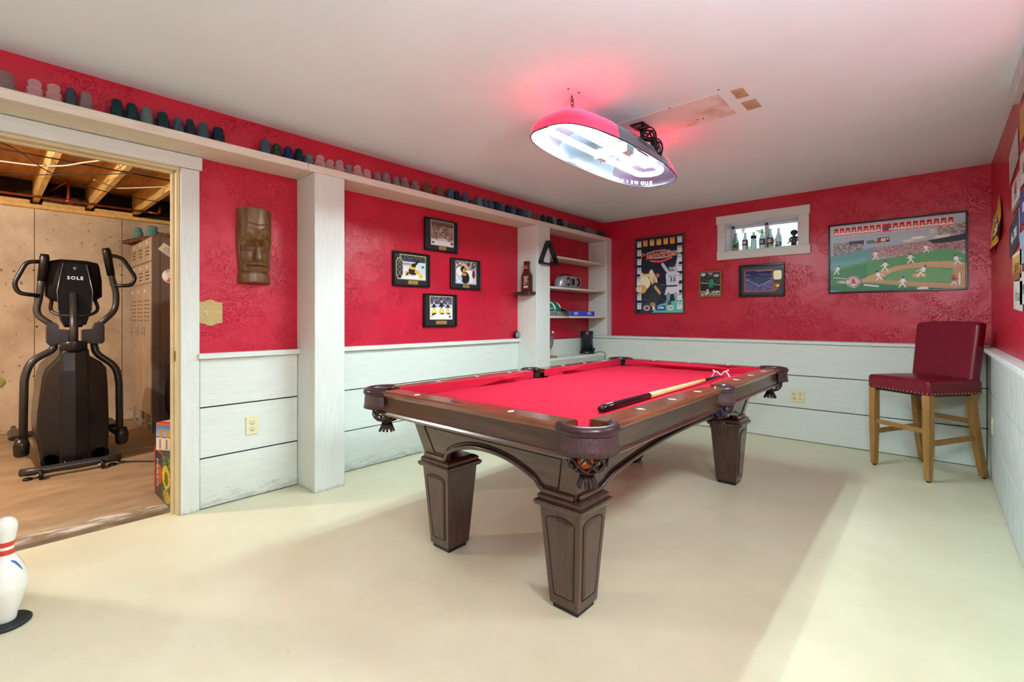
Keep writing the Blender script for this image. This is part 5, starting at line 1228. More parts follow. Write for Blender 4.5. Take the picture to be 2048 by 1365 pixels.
rd = thing('portable_stereo', 'silver portable stereo with round black speakers on the second shelf', 'stereo', (-3.09, 4.42, 1.4725))
M_silv = mat('silver_plastic', (176, 178, 184), .3, .4)
ring = []
rings = []
for t in np.linspace(-1, 1, 15):
    y = 4.42 + .20 * t; s_ = math.sqrt(max(.02, 1 - abs(t) ** 4)); hz = .072 * (.45 + .55 * s_); dx_ = .075 * (.35 + .65 * s_)
    rings.append([(-3.105 + dx_ * math.copysign(abs(math.cos(a)) ** .6, math.cos(a)), y, 1.4727 + hz + hz * math.copysign(abs(math.sin(a)) ** .7, math.sin(a))) for a in np.linspace(0, 2 * math.pi, 21)[:-1]])
obj('body', MB().loft(rings), M_silv, rd)
for y in (4.325, 4.515):
    s_ = obj('speaker', MB().lathe([(.046, -.01), (.050, .006), (.044, .012), (.040, .004), (.012, -.002), (.008, .004), (.001, .006)], (-3.034, y, 1.545), 22, 'x'), M_black, rd)
    obj('speaker_ring', MB().tube([(-3.026, y + .052 * math.cos(a), 1.545 + .052 * math.sin(a)) for a in np.linspace(0, 2 * math.pi, 25)[:-1]], .005, 6, closed=True), M_silv, s_)
obj('deck', MB().box(-3.04, -3.022, 4.385, 4.455, 1.51, 1.58, .006), M_blackp, rd)
obj('handle', MB().tube(smooth_path([(-3.12, 4.28, 1.60), (-3.12, 4.34, 1.628), (-3.12, 4.50, 1.628), (-3.12, 4.56, 1.60)], 5), .008, 8), M_blackp, rd)

bb_ = thing('blue_game_box', 'long flat blue printed box on the third bookcase shelf', 'box', (-3.1, 4.39, 1.1605))
obj('box_body', MB().box(-3.215, -3.0, 3.95, 4.825, 1.1605, 1.216, .002), mat('blue_card', (36, 80, 190), .4), bb_)
P = Pic(150, 12, (30, 84, 204)); P.grad(0, 1, (36, 96, 214), (30, 76, 196)); P.speck(0, 0, .43, 1, [(40, 60, 80), (130, 150, 150), (210, 216, 216), (20, 30, 44), (90, 110, 100), (170, 150, 120)], .95, 1, 12); P.rect(.9, 0, 1, 1, (44, 84, 180))
for u in (.56, .87): P.ell(u, .5, .05, .36, (210, 220, 240)); P.ell(u, .55, .043, .26, (36, 90, 204)); P.rect(u - .03, .4, u + .03, .62, (226, 232, 246))
print_on(P, 'y', -3.0, 3.952, 4.823, 1.162, 1.2145, .0006, bb_, 'side_print', M_printm)

cp_ = thing('green_cap', 'green helmet-shaped cap with white stripes lying on the blue box', 'cap', (-3.08, 4.09, 1.217))
dome = []
for j in range(9):
    t = j / 8 * math.pi / 2; r = math.cos(t); dome.append((max(.003, .105 * r), .105 * math.sin(t)))
obj('crown', MB().lathe(dome, (-3.09, 4.09, 1.2175), 26), mat('green_gloss', (16, 110, 76), .25), cp_)
obj('visor', MB().loft([[(-3.09 + (.105 + q) * math.sin(a), 4.09 + (.105 + 1.1 * q) * math.cos(a), 1.2475 - q * .35 + dz) for a in np.linspace(R(-55), R(85), 13)] for q, dz in ((-.004, 0), (.05, .0), (.11, -.002), (.11, -.006), (.05, -.005), (-.004, -.005))], closed=False), mat('green_gloss_visor', (30, 120, 84), .3), cp_)
for off in (-.05, .055):
    pts = [(-3.09 + math.sqrt(max(0, .1065 ** 2 - off * off)) * math.cos(a), 4.09 + off, 1.2175 + math.sqrt(max(0, .1065 ** 2 - off * off)) * math.sin(a)) for a in np.linspace(.05, math.pi - .05, 16)]
    obj('stripe', MB().tube(pts, .006, 6, flat=.4), M_wink, cp_)

hc = thing('black_cylinder_heater', 'black cylindrical appliance with knob and cord on the bottom shelf', 'appliance', (-3.09, 4.80, .7155))
obj('base', MB().lathe([(.088, 0), (.090, .008), (.082, .03), (.074, .036)], (-3.09, 4.80, .7157), 28), M_blackp, hc)
obj('body', MB().lathe([(.072, .034), (.070, .18), (.074, .184), (.075, .262), (.070, .268), (.066, .262), (.02, .258)], (-3.09, 4.80, .7157), 30), mat('charcoal_plastic', (30, 32, 38), .3), hc)
obj('knob', MB().tube([(-3.03, 4.815, .765), (-2.998, 4.822, .765)], .022, 14), M_blackp, hc)
obj('badge', MB().box(-3.021, -3.0185, 4.815, 4.83, .88, .885), M_wink, hc)
obj('cord', MB().tube(smooth_path([(-3.05, 4.88, .722), (-3.0, 4.95, .735), (-2.985, 5.0, .725), (-2.97, 5.02, .70), (-2.968, 5.025, .60)], 6), .0028, 6), M_black, hc)

bi = thing('wooden_bird', 'slender carved shore bird on a wood block at the bookcase corner', 'figurine', (-3.0, 4.0, .7155))
obj('block', MB().box(-3.06, -2.982, 3.955, 4.055, .7157, .735, .003), mat('block_wood', (150, 104, 60), .5, var=.2, scale=12), bi)
for dy in (-.012, .012): obj('leg', MB().tube([(-3.02, 4.0 + dy, .735), (-3.02, 4.0 + dy, .775), (-3.018, 3.998 + dy * .6, .82)], .0035, 6), mat('pale_leg', (200, 176, 130), .5), bi)
obj('body', MB().tube([(-3.02, 3.962, .80), (-3.02, 3.985, .835), (-3.02, 4.002, .88), (-3.02, 4.012, .92), (-3.02, 4.02, .955)], [.006, .022, .027, .018, .010], 12), mat('grey_feather_paint', (96, 90, 86), .5, var=.3, scale=40), bi)
obj('neck', MB().tube([(-3.02, 4.018, .945), (-3.02, 4.03, .972)], [.010, .009], 10), mat('brown_paint', (84, 40, 36), .5), bi)
obj('head', MB().sphere((-3.02, 4.03, .985), .013, 12, 8, (1, 1, 1.2)), mat('pinkish_white', (226, 206, 200), .5), bi)
obj('beak', MB().tube([(-3.02, 4.02, .985), (-3.02, 3.985, .975)], [.004, .001], 6), M_black, bi)
pp = tag(obj('paper_sheet', MB().obox((-3.06, 4.40, .7165), (.15, .22, .0012), 0, Matrix.Rotation(.35, 3, 'Z')), mat('paper', (228, 230, 232), .6)), 'loose white sheet of paper on the bottom bookcase shelf', 'paper')

# ---- bottles and figurine on the window sill
def sill_bottle(x, hgt, rb, glass, lab, desc, lz=(.25, .5), lc2=None):
    y = 5.275
    t = thing('soda_bottle', desc, 'bottle', (x, y, WZ0 + .0065), group='old bottles on the window sill')
    s = hgt / .2
    pr = [(rb * .92, 0), (rb, .004), (rb, .095 * s), (rb * .9, .112 * s), (rb * .5, .145 * s), (rb * .40, .165 * s), (rb * .36, .19 * s), (rb * .45, .192 * s), (rb * .45, hgt)]
    obj('glass', MB().lathe(pr, (x, y, WZ0 + .0065), 18, cap=False), GM_b[glass], t)
    if lab:
        z0_, z1_ = WZ0 + .0065 + lz[0] * hgt, WZ0 + .0065 + lz[1] * hgt
        rr = rb + .0008
        A = np.linspace(R(190), R(350), 11)
        obj('label', MB().loft([[(x + rr * math.cos(a), y + rr * math.sin(a), z) for a in A] for z in (z0_, z1_)], closed=False), mat('label_' + '_'.join(map(str, lab)), lab, .5), t)
        if lc2:
            A = np.linspace(R(235), R(305), 7); rr = rb + .0015; zm = (z0_ + z1_) / 2; dz = (z1_ - z0_) * .28
            obj('label_mark', MB().loft([[(x + rr * math.cos(a), y + rr * math.sin(a), z) for a in A] for z in (zm - dz, zm + dz)], closed=False), mat('label_' + '_'.join(map(str, lc2)), lc2, .5), t)
    return t
GM_b = {'clear': glass_mat('bottle_clear', (150, 176, 172), .03, .14), 'green': glass_mat('bottle_green', (140, 180, 150), .03, .25)}
sill_bottle(-1.555, .19, .030, 'green', (150, 160, 110), 'greenish bottle with speckled print at the left end of the sill', (.1, .45), (70, 80, 60))
sill_bottle(-1.464, .185, .027, 'clear', (60, 34, 34), 'clear bottle with brown square label second on the sill', (.28, .58), (226, 214, 200))
sill_bottle(-1.382, .182, .026, 'clear', (24, 46, 46), 'clear bottle with dark green neck band third on the sill', (.62, .80))
sill_bottle(-1.303, .205, .026, 'clear', (60, 70, 74), 'tall clear bottle with round grey emblem on the sill', (.2, .5), (170, 180, 182))
sill_bottle(-1.230, .198, .030, 'clear', (110, 50, 54), 'clear bottle with red-brown script label right of the mullion', (.22, .52), (210, 190, 186))
sill_bottle(-1.154, .192, .027, 'clear', (70, 84, 112), 'clear bottle with blue-grey oval label last before the figurine', (.12, .3), (200, 206, 214))
fg = thing('dark_figurine', 'small dark figurine with big round hair at the right end of the sill', 'figurine', (-1.02, 5.275, WZ0 + .0065))
zb = WZ0 + .0065; M_fig = mat('dark_figurine_paint', (44, 50, 60), .4, var=.3, scale=60)
obj('base', MB().lathe([(.034, 0), (.034, .006), (.03, .008)], (-1.02, 5.275, zb), 16), M_fig, fg)
bdy = MB().tube([(-1.032, 5.275, zb + .006), (-1.03, 5.275, zb + .04), (-1.02, 5.275, zb + .07), (-1.02, 5.275, zb + .10)], [.012, .015, .022, .014], 10)
bdy.tube([(-1.008, 5.275, zb + .006), (-1.01, 5.275, zb + .04), (-1.02, 5.275, zb + .06)], [.012, .014, .016], 10)
for s in (-1, 1): bdy.tube([(-1.02 + s * .018, 5.275, zb + .092), (-1.02 + s * .038, 5.272, zb + .068), (-1.02 + s * .024, 5.262, zb + .05)], [.009, .008, .007], 8)
bdy.sphere((-1.02, 5.275, zb + .118), .018, 12, 8)
obj('body', bdy, mat('figurine_body', (70, 74, 84), .4, var=.4, scale=70), fg)
obj('hair', MB().sphere((-1.02, 5.28, zb + .136), .029, 14, 9, (1.1, 1, .9)), M_fig, fg)

# ================================================================== right wall: plates and banner
def plate(y, z, w, h_, pic, txt, tcol, label, tilt=0.0, size=.06):
    """y = far (left) edge as seen; hangs on the right wall facing -x"""
    t = thing('license_plate', label, 'license plate', (RR, y - w / 2, z), group='license plates on the right wall')
    M = Matrix.Rotation(tilt, 3, 'X'); cx, cy2, cz = RR - .004, y - w / 2, z + h_ / 2
    obj('sheet', MB().obox((cx, cy2, cz), (.003, w, h_), .001, M), mat('plate_edge', (190, 190, 186), .4, .3), t)
    def fn(u, v):
        p = M @ Vector((0, w / 2 - u * w, h_ / 2 - v * h_)); return p + Vector((cx - .0018, cy2, cz)) - Vector(root_loc(t))
    me = pic.mesh('plate_print', fn); me.materials.append(M_printm); o = bpy.data.objects.new('plate_print', me); C.objects.link(o); o.parent = t
    if txt: lettering(txt, size, Vector((cx - .0022, cy2, cz)) + M @ Vector((0, 0, -.008)), M @ Vector((0, -1, 0)), M @ Vector((0, 0, 1)), mat('plate_ink_%d_%d_%d' % tcol, tcol, .4), t, ext=.0003)
    return t
def flat(c0, c1=None, band=None):
    p = Pic(36, 18, c0)
    if c1: p.grad(0, 1, c0, c1)
    if band: p.rect(0, 0, 1, .16, band); p.rect(0, .86, 1, 1, band)
    return p.tint(10, 2)
plate(3.95, 1.93, .36, .17, flat((206, 200, 200), (190, 180, 182)), None, (0, 0, 0), 'pale worn license plate at the top of the column by the banner', R(-10))
q = flat((216, 214, 212)); q.ell(.5, .3, .16, .2, (206, 110, 60)); q.rect(0, .85, 1, 1, (110, 116, 110))
plate(3.83, 1.715, .32, .165, q, 'STE', (60, 70, 80), 'white license plate with orange emblem second from the top', R(-4), .075)
plate(3.95, 1.500, .42, .175, flat((52, 58, 74), None, (40, 44, 58)), '46-708', (222, 226, 230), 'dark blue license plate with white numbers in the middle row', R(-7), .085)
q = flat((222, 190, 96), (190, 130, 60)); q.poly([(0, .75), (.3, .6), (.6, .75), (1, .55), (1, 1), (0, 1)], (150, 96, 50)); q.rect(0, 0, 1, .1, (226, 224, 216))
plate(3.80, 1.335, .36, .145, q, '246 BE', (60, 70, 50), 'yellow landscape license plate in the fourth row', 0, .06)
plate(3.75, 1.175, .34, .150, flat((214, 214, 208), (200, 198, 190)), '713 GA', (50, 60, 70), 'white license plate lowest in the column nearest the banner', R(3), .065)
for k, (zz, c_, txt, tc_, nm) in enumerate(((2.02, (206, 160, 50), None, (0, 0, 0), 'yellow'), (1.79, (214, 214, 216), '52L', (50, 60, 90), 'white'), (1.60, (58, 70, 130), '817', (226, 226, 230), 'blue'), (1.40, (150, 180, 206), None, (0, 0, 0), 'pale blue'), (1.20, (206, 204, 200), '904', (60, 60, 66), 'silver'))):
    plate(3.50, zz, .30, .16, flat(c_), txt, tc_, '%s license plate cut by the right edge of the view, %s row down' % (nm, ordinal(k + 1)), 0, .07)
bn = thing('banner', 'small yellow cloth banner with black and white emblem pinned near the corner', 'banner', (RR, 4.6, 1.6))
P = Pic(60, 40, (230, 172, 36)); P.ell(.5, .5, .30, .34, (30, 28, 30)); P.ell(.5, .5, .25, .28, (232, 228, 220)); P.ell(.5, .5, .17, .2, (30, 28, 30))
for i in range(8): a = i * math.pi / 4; P.line(.5, .5, .5 + .28 * math.cos(a), .5 + .30 * math.sin(a), .022, (232, 228, 220) if i % 2 else (30, 28, 30))
P.rect(.455, .36, .50, .64, (230, 172, 36)); P.ell(.52, .43, .05, .06, (230, 172, 36)); P.ell(.53, .56, .055, .07, (230, 172, 36)); P.rect(.06, .84, .2, .9, (160, 110, 30))
TLc, TRc, BLc, BRc = Vector((0, 4.86, 1.85)), Vector((0, 4.42, 1.935)), Vector((0, 5.0, 1.60)), Vector((0, 4.30, 1.675))
def cloth(t):
    def fn(u, v):
        p = (TLc.lerp(TRc, u)).lerp(BLc.lerp(BRc, u), v); p.x = RR - .006 - t - .010 * (1 + math.sin(u * 9 + v * 5)) * (.2 + v); p.z -= .015 * math.sin(u * math.pi) * (1 - v); return p - Vector(root_loc(bn))
    return fn
o = P.mesh('cloth', cloth(.002)); o.materials.append(M_printm); o2 = bpy.data.objects.new('cloth', o); C.objects.link(o2); o2.parent = bn
P2 = Pic(20, 14, (206, 150, 30)); o = P2.mesh('cloth_back', cloth(0)); o.materials.append(M_printm); o2 = bpy.data.objects.new('cloth_back', o); C.objects.link(o2); o2.parent = bn
for p in (TLc, TRc): obj('pin', MB().sphere((RR - .012, p.y, p.z - .006), .006, 8, 6), M_chrome, bn)

# ================================================================== bowling pin on its black base
bpn = thing('bowling_pin', 'white bowling pin with two red neck stripes on a black disc', 'bowling pin', (-2.555, .055, 0))
pf = [(.026, .016), (.029, .022), (.034, .05), (.047, .09), (.0575, .125), (.0605, .15), (.055, .19), (.042, .225), (.030, .25), (.0235, .268), (.0225, .285), (.0235, .30), (.028, .33), (.0322, .352), (.0318, .368), (.026, .385), (.014, .396), (.003, .399)]
def prof_at(z):
    for (r0, z0_), (r1_, z1_) in zip(pf, pf[1:]):
        if z0_ <= z <= z1_: return r0 + (r1_ - r0) * (z - z0_) / (z1_ - z0_)
    return .03
spz = [q_.z for q_ in smooth_path([(r, 0, z) for r, z in pf], 4)]; spr = [q_.x for q_ in smooth_path([(r, 0, z) for r, z in pf], 4)]
obj('pin_body', MB().lathe(list(zip(spr, spz)), (-2.555, .055, 0), 36), mat('ivory_enamel', (232, 230, 220), .18, var=.03, scale=12, coat=.4), bpn)
def zr(z):
    i = min(range(len(spz)), key=lambda k: abs(spz[k] - z)); return spr[i] + .0006
for za, zb_ in ((.263, .281), (.292, .310)):
    obj('stripe', MB().lathe([(zr(z), z) for z in np.linspace(za, zb_, 6)], (-2.555, .055, 0), 36, cap=False), mat('red_stripe', (206, 62, 44), .25), bpn)
mk = MB(); pts = []
for t in np.linspace(0, 1, 10):
    z = .243 - .045 * t + .012 * math.sin(t * 3); a = R(18) + R(34) * t; r = zr(z) + .0006; pts.append((-2.555 + r * math.cos(a), .055 + r * math.sin(a), z))
mk.tube(pts, [.001, .003, .005, .006, .0065, .0065, .006, .005, .003, .001], 6, flat=.35); obj('printed_mark', mk, mat('blue_ink', (62, 108, 178), .3), bpn)
obj('base_disc', MB().lathe([(.066, 0), (.070, .004), (.070, .010), (.063, .017), (.02, .017)], (-2.555, .055, 0), 36), mat('black_rubber', (30, 34, 36), .6, var=.3, scale=30), bpn)

# ================================================================== utility room contents
# ---- elliptical trainer
el = thing('elliptical_trainer', 'black elliptical trainer facing the doorway in the utility room', 'exercise machine', (-5.0, .47, -.004))
M_gun = mat('gunmetal_paint', (62, 60, 60), .32, .3, var=.1, scale=8)
M_shell = mat('black_shell', (34, 32, 33), .26, var=.15, scale=5)
M_shell2 = mat('black_gloss_panel', (10, 9, 11), .5, spec=.2)
obj('front_stabilizer', MB().tube(fillet([(-4.78, .175, .046), (-4.74, .25, .050), (-4.74, .64, .050), (-4.76, .712, .046)], .05), .028, 14), M_gun, el)
for y in (.27, .60):
    w_ = obj('transport_wheel', MB().lathe([(.012, -.012), (.030, -.012), (.034, -.006), (.034, .006), (.030, .012), (.012, .012)], (-4.695, y, .030), 18, 'y'), M_black, el)
    obj('axle', MB().tube([(-4.695, y - .025, .03), (-4.695, y + .025, .03)], .007, 8), M_chrome, w_)
for y in (.205, .665): obj('foot_pad', MB().lathe([(.024, -.004), (.026, .008), (.015, .014)], (-4.74, y, 0), 14), M_black, el)
sh_o = [(.285, .03), (.268, .12), (.256, .318), (.262, .45), (.272, .56), (.286, .70), (.305, .765), (.378, .852), (.394, .90), (.545, .895), (.55, .845), (.62, .79), (.651, .745), (.660, .60), (.665, .40), (.667, .246), (.662, .12), (.650, .03)]
def shell(offs):
    c_ = Vector((.465, .46)); rings = []
    for x, k in offs: rings.append([(x, c_.x + (y - c_.x) * k, c_.y + (z - c_.y) * (k * .5 + .5)) for y, z in sh_o])
    return MB().loft(rings)
obj('side_shell', shell([(-4.862, .90), (-4.868, .95), (-4.885, .985), (-4.92, 1.0), (-5.45, 1.0), (-5.5, .95)]), M_shell, el)
spn = []
for z, hw, x in ((.015, .085, -4.838), (.12, .086, -4.832), (.35, .084, -4.826), (.56, .081, -4.826), (.74, .079, -4.836), (.85, .076, -4.852), (.873, .076, -4.856)):
    spn.append([(-4.95, .462 - hw, z), (x - .012, .462 - hw, z), (x, .462 - hw * .82, z), (x + .012, .462, z), (x, .462 + hw * .82, z), (x - .012, .462 + hw, z), (-4.95, .462 + hw, z)])
sp_ = obj('center_spine', MB().loft(spn, smooth=False), mat('black_spine', (26, 23, 22), .3, var=.2, scale=30), el)
obj('spine_cap', MB().loft([[(-4.93 + .075 * math.cos(a), .462 + .080 * math.sin(a) * k, z) for a in np.linspace(0, 2 * math.pi, 25)[:-1]] for k, z in ((1, .87), (1.0, .94), (.93, .955), (.6, .96))]), M_shell, el)
for (y, z) in ((.352, .56), (.352, .34), (.352, .13), (.572, .56), (.572, .34), (.572, .13)): obj('screw_recess', MB().lathe([(.007, 0), (.004, .002)], (-4.8625, y, z), 8, 'x'), M_gap, el)
st1 = obj('white_sticker', MB().box(-4.8345, -4.8330, .402, .452, .03, .115), mat('sticker_white', (206, 202, 192), .5), el)
st2 = obj('red_sticker', MB().box(-4.8345, -4.8318, .466, .516, .045, .125), mat('sticker_red', (150, 40, 34), .5), el)
obj('sticker_panel', MB().box(-4.8320, -4.8312, .472, .505, .058, .095), mat('sticker_white', (206, 202, 192), .5), st2)
for s, y in ((-1, .33), (1, .61)): obj('wheel_arch', MB().lathe([(.055, 0), (.05, .006), (.0, .006)], (-4.868, y, .075), 18, 'x'), M_shell2, el)
obj('mast', MB().tube([(-4.94, .465, .94), (-5.0, .47, 1.1), (-5.09, .478, 1.33)], .026, 14), M_gun, el)
# console seen from behind
con = [(.405, 1.60), (.555, 1.60), (.625, 1.585), (.636, 1.56), (.652, 1.44), (.653, 1.31), (.62, 1.285), (.575, 1.262), (.563, 1.12), (.530, 1.062), (.430, 1.062), (.405, 1.12), (.395, 1.262), (.35, 1.275), (.318, 1.31), (.316, 1.44), (.326, 1.56), (.337, 1.58)]
co = obj('console', MB().loft([[(x, .482 + (y - .482) * k, 1.36 + (z - 1.36) * k) for y, z in con] for x, k in ((-5.095, .93), (-5.105, .985), (-5.13, 1), (-5.19, 1), (-5.2, .96))]), M_shell2, el)
obj('console_spine', MB().prism([(.415, 1.565), (.455, 1.57), (.515, 1.57), (.553, 1.565), (.590, 1.35), (.583, 1.2), (.55, 1.08), (.42, 1.08), (.39, 1.2), (.382, 1.35)], 'yz', -5.097, -5.082), mat('console_spine_black', (14, 13, 14), .5, spec=.2), co)
for q in ([(-5.080, .415, 1.565), (-5.080, .382, 1.35), (-5.080, .39, 1.2)], [(-5.080, .553, 1.565), (-5.080, .590, 1.35), (-5.080, .583, 1.2)]): obj('silver_line', MB().tube(q, .0032, 6), mat('silver_trim', (150, 150, 160), .3, .8), co)
lettering('SOLE', .036, (-5.0815, .486, 1.452), (0, 1, 0), (0, 0, 1), mat('silver_letter', (226, 226, 226), .3, .2), co, ext=.0004, space=1.25, bold=.0006)
obj('emblem', MB().lathe([(0, .0), (.013, .0), (.013, -.002)], (-5.080, .486, 1.53), 16, 'x'), mat('grey_emblem', (90, 90, 92), .4), co)
obj('grip_bar', MB().tube(fillet([(-5.16, .36, 1.30), (-5.14, .345, 1.19), (-5.09, .40, 1.155), (-5.08, .57, 1.155), (-5.14, .635, 1.20), (-5.16, .61, 1.30)], .05), .0125, 10), M_gun, el)
# swing arms
def arm(pts, r): return MB().tube(fillet(pts, .06, 6), r, 12)
obj('upper_arm', arm([(-5.04, .375, 1.06), (-5.10, .262, 1.165), (-5.10, .285, 1.30), (-5.08, .312, 1.615)], .0225), M_gun, el)
obj('upper_arm', arm([(-5.04, .605, 1.06), (-5.10, .735, 1.20), (-5.10, .742, 1.34), (-5.09, .712, 1.46), (-5.06, .668, 1.70)], .0225), M_gun, el)
obj('hand_grip', MB().tube([(-5.09, .297, 1.42), (-5.08, .312, 1.60), (-5.08, .313, 1.625)], [.027, .030, .024], 14), M_black, el)
obj('hand_grip', MB().tube([(-5.09, .706, 1.49), (-5.065, .674, 1.68), (-5.062, .667, 1.71)], [.027, .030, .024], 14), M_black, el)
obj('side_grip', arm([(-5.08, .302, 1.565), (-5.07, .215, 1.56), (-5.07, .150, 1.39), (-5.07, .172, 1.32), (-5.08, .285, 1.305)], .015), M_black, el)
obj('side_grip', arm([(-5.07, .685, 1.655), (-5.06, .775, 1.64), (-5.06, .862, 1.48), (-5.06, .835, 1.41), (-5.08, .725, 1.405)], .015), M_black, el)
for c_, s in ((.385, -1), (.585, 1)):
    outl = [(c_ - s * .068, .955), (c_ - s * .068, 1.035), (c_ - s * .055, 1.045), (c_ - s * .004, 1.050), (c_ + s * .012, 1.098), (c_ + s * .062, 1.105), (c_ + s * .068, 1.06), (c_ + s * .068, .95), (c_ + s * .055, .93), (c_ - s * .055, .935)]
    obj('pivot_cover', MB().prism(outl, 'yz', -5.075, -5.0).prism([(c_ + (y - c_) * .9, 1.01 + (z - 1.01) * .9) for y, z in outl], 'yz', -5.0, -4.99), M_shell, el)
obj('lower_arm', arm([(-5.04, .362, .95), (-5.03, .358, .895), (-5.0, .235, .815), (-4.99, .200, .70), (-4.97, .193, .25)], .0245), M_gun, el)
obj('lower_arm', arm([(-5.04, .590, .95), (-5.03, .60, .855), (-5.0, .722, .74), (-4.99, .742, .62), (-4.97, .743, .20)], .0245), M_gun, el)
for y, z in ((.185, .185), (.757, .17)):
    obj('arm_joint', MB().tube([(-4.975, y, z + .07), (-4.975, y, z + .02), (-4.975, y, z - .05), (-4.975, y, z - .065)], [.032, .045, .042, .03], 14), M_shell, el)
    obj('pedal_rail', MB().tube([(-5.02, y, z), (-6.35, y, .11)], .022, 10), M_gun, el)
    obj('pedal', MB().box(-5.75, -5.38, y - .055, y + .055, .17, .205, .015), M_black, el)
    obj('roller', MB().lathe([(.03, -.016), (.038, -.010), (.038, .010), (.03, .016)], (-6.35, y, .10), 16, 'y'), M_black, el)
obj('roller_track', MB().beam((-5.5, .47, .05), (-6.45, .47, .05), .22, .04, b=.006), mat('silver_track', (170, 170, 172), .3, .6), el)
obj('rear_stabilizer', MB().tube([(-6.42, .15, .032), (-6.42, .79, .032)], .028, 12), M_gun, el)
obj('power_lead', MB().tube(smooth_path([(-4.78, .70, .01), (-4.7, .80, .004), (-4.55, .95, .004), (-4.4, 1.2, .004)], 5), .005, 6), M_black, el)

# ---- lockers
lk = thing('locker_bank', 'three-wide tan steel locker bank with stickers on its grey side', 'lockers', (-6.22, 1.3, -.004))
M_tan = mat('tan_steel', (196, 176, 150), .4, .2, var=.12, scale=4)
M_gside = mat('grey_brown_steel', (128, 112, 104), .38, .3, var=.1, scale=3)
M_slot = mat('louver_dark', (40, 30, 24), .7)
obj('carcass', MB().box(-6.68, -5.762, 1.112, 1.56, .16, 1.95, .003), M_tan, lk)
obj('side_sheet', MB().box(-5.764, -5.758, 1.108, 1.56, .0, 1.952, .001), M_gside, lk)
obj('side_seam', MB().box(-5.7585, -5.7565, 1.172, 1.175, .0, 1.95), M_slot, lk)
for z in (.2, .5, .8, 1.1, 1.45, 1.75): obj('rivet', MB().lathe([(.005, 0), (.003, .002)], (-5.758, 1.16, z), 8, 'x'), M_chrome, lk)
for z in (.35, .75, 1.25, 1.6): obj('rivet', MB().lathe([(.005, 0), (.003, .002)], (-5.758, 1.23, z), 8, 'x'), M_gap, lk)
for x in (-6.66, -6.37, -6.07, -5.79):
    for y in (1.125, 1.53): obj('leg', MB().box(x - .018, x + .018, y - .012, y + .012, -.004, .165), M_tan, lk)
for k in range(3):
    xa = -6.672 + k * .304; xb = xa + .298
    for (z0_, z1_, rows) in ((1.705, 1.935, 3), (1.49, 1.69, 3), (.185, 1.46, 0)):
        d = obj('door', MB().box(xa, xb, 1.098, 1.112, z0_, z1_, .003), M_tan, lk)
        if rows:
            for r_ in range(rows): obj('louver', MB().beam((xa + .09, 1.0975, z1_ - .09 - r_ * .035), (xb - .06, 1.0975, z1_ - .09 - r_ * .035), .002, .008), M_slot, d)
            obj('card_holder', MB().box(xa + .12, xa + .18, 1.0955, 1.098, z1_ - .05, z1_ - .02), mat('card_white', (226, 218, 204), .5), d)
        else:
            for r_ in range(6):
                for (p, q_) in ((.04, .12), (.17, .25)): obj('louver', MB().box(xa + p, xa + q_, 1.0965, 1.098, 1.31 - r_ * .04, 1.316 - r_ * .04), M_slot, d)
            obj('card_holder', MB().box(xa + .03, xa + .09, 1.0955, 1.098, 1.40, 1.43), mat('card_white', (226, 218, 204), .5), d)
            obj('latch', MB().box(xa + .01, xa + .05, 1.085, 1.098, .955, 1.05, .004).lathe([(.012, -.02), (.014, -.0)], (xa + .03, 1.087, 1.0), 10, 'y'), M_chrome, d)
ck = obj('bumper_sticker', MB().obox((-5.7565, 1.262, 1.80), (.001, .20, .085), 0, Matrix.Rotation(R(-36), 3, 'X')), mat('sticker_cream', (226, 216, 200), .5), lk)
Mx = Matrix.Rotation(R(-36), 3, 'X')
for s_, dz, sz in (('I survived', .024, .026), ('2120 THE', 0, .034), ('1 DAY CONCERT', -.026, .018)): lettering(s_, sz, Vector((-5.7555, 1.262, 1.80)) + Mx @ Vector((0, 0, dz)), Mx @ Vector((0, 1, 0)), Mx @ Vector((0, 0, 1)), M_black, ck, ext=.0002)
rs = obj('round_sticker', MB().lathe([(0, .0012), (.072, .0012), (.072, 0)], (-5.758, 1.262, 1.56), 28, 'x'), mat('sticker_white2', (230, 226, 222), .5), lk)
obj('red_print', MB().box(-5.7565, -5.7560, 1.232, 1.292, 1.505, 1.52).box(-5.7565, -5.7560, 1.24, 1.26, 1.527, 1.54).box(-5.7565, -5.7560, 1.268, 1.29, 1.527, 1.54).box(-5.7565, -5.7560, 1.27, 1.284, 1.55, 1.59), mat('emblem_red', (206, 38, 44), .4), rs)
lettering('JOIN 2320', .014, (-5.7560, 1.25, 1.612), (0, 1, 0), (0, 0, 1), M_navy, rs, ext=.0002)
# rough slab on the lockers with two insulators
slab = MB(); a, b_ = Vector((-6.72, 1.13, 1.978)), Vector((-5.62, 1.42, 1.978)); rg = []
for t in np.linspace(0, 1, 12):
    p = a.lerp(b_, t); k = 1 - .25 * (1 - min(1, t * 5)) ** 2; n = Vector((-.255, .967, 0))
    rg.append([p + n * (w * k * .13 + .008 * math.sin(t * 17 + w)) + Vector((0, 0, z)) for w, z in ((-1, -.018), (-1.06, 0), (-.98, .022), (.98, .022), (1.05, 0), (1, -.018))])
tag(obj('rough_wood_slab', slab.loft(rg, smooth=False), mat('rough_bark_wood', (134, 80, 46), .75, col2=(84, 46, 26), scale=5, stretch=(2, 9, 9), bump=.4, bscale=30)), 'rough brown live-edge slab lying on top of the lockers', 'plank')
for (x, y, k, dsc) in ((-6.50, 1.13, 'beehive', 'left'), (-6.22, 1.20, 'cable', 'right')):
    me = PM[k].copy(); me.materials.append(GM['aqua']); o = bpy.data.objects.new('glass_insulator', me); C.objects.link(o); o.location = (x, y, 2.0005); o.scale = (1.35, 1.35, 1.35)
    tag(o, 'aqua glass insulator on the wood slab above the lockers, %s of two' % dsc, 'insulator', 'aqua insulators on the locker slab')
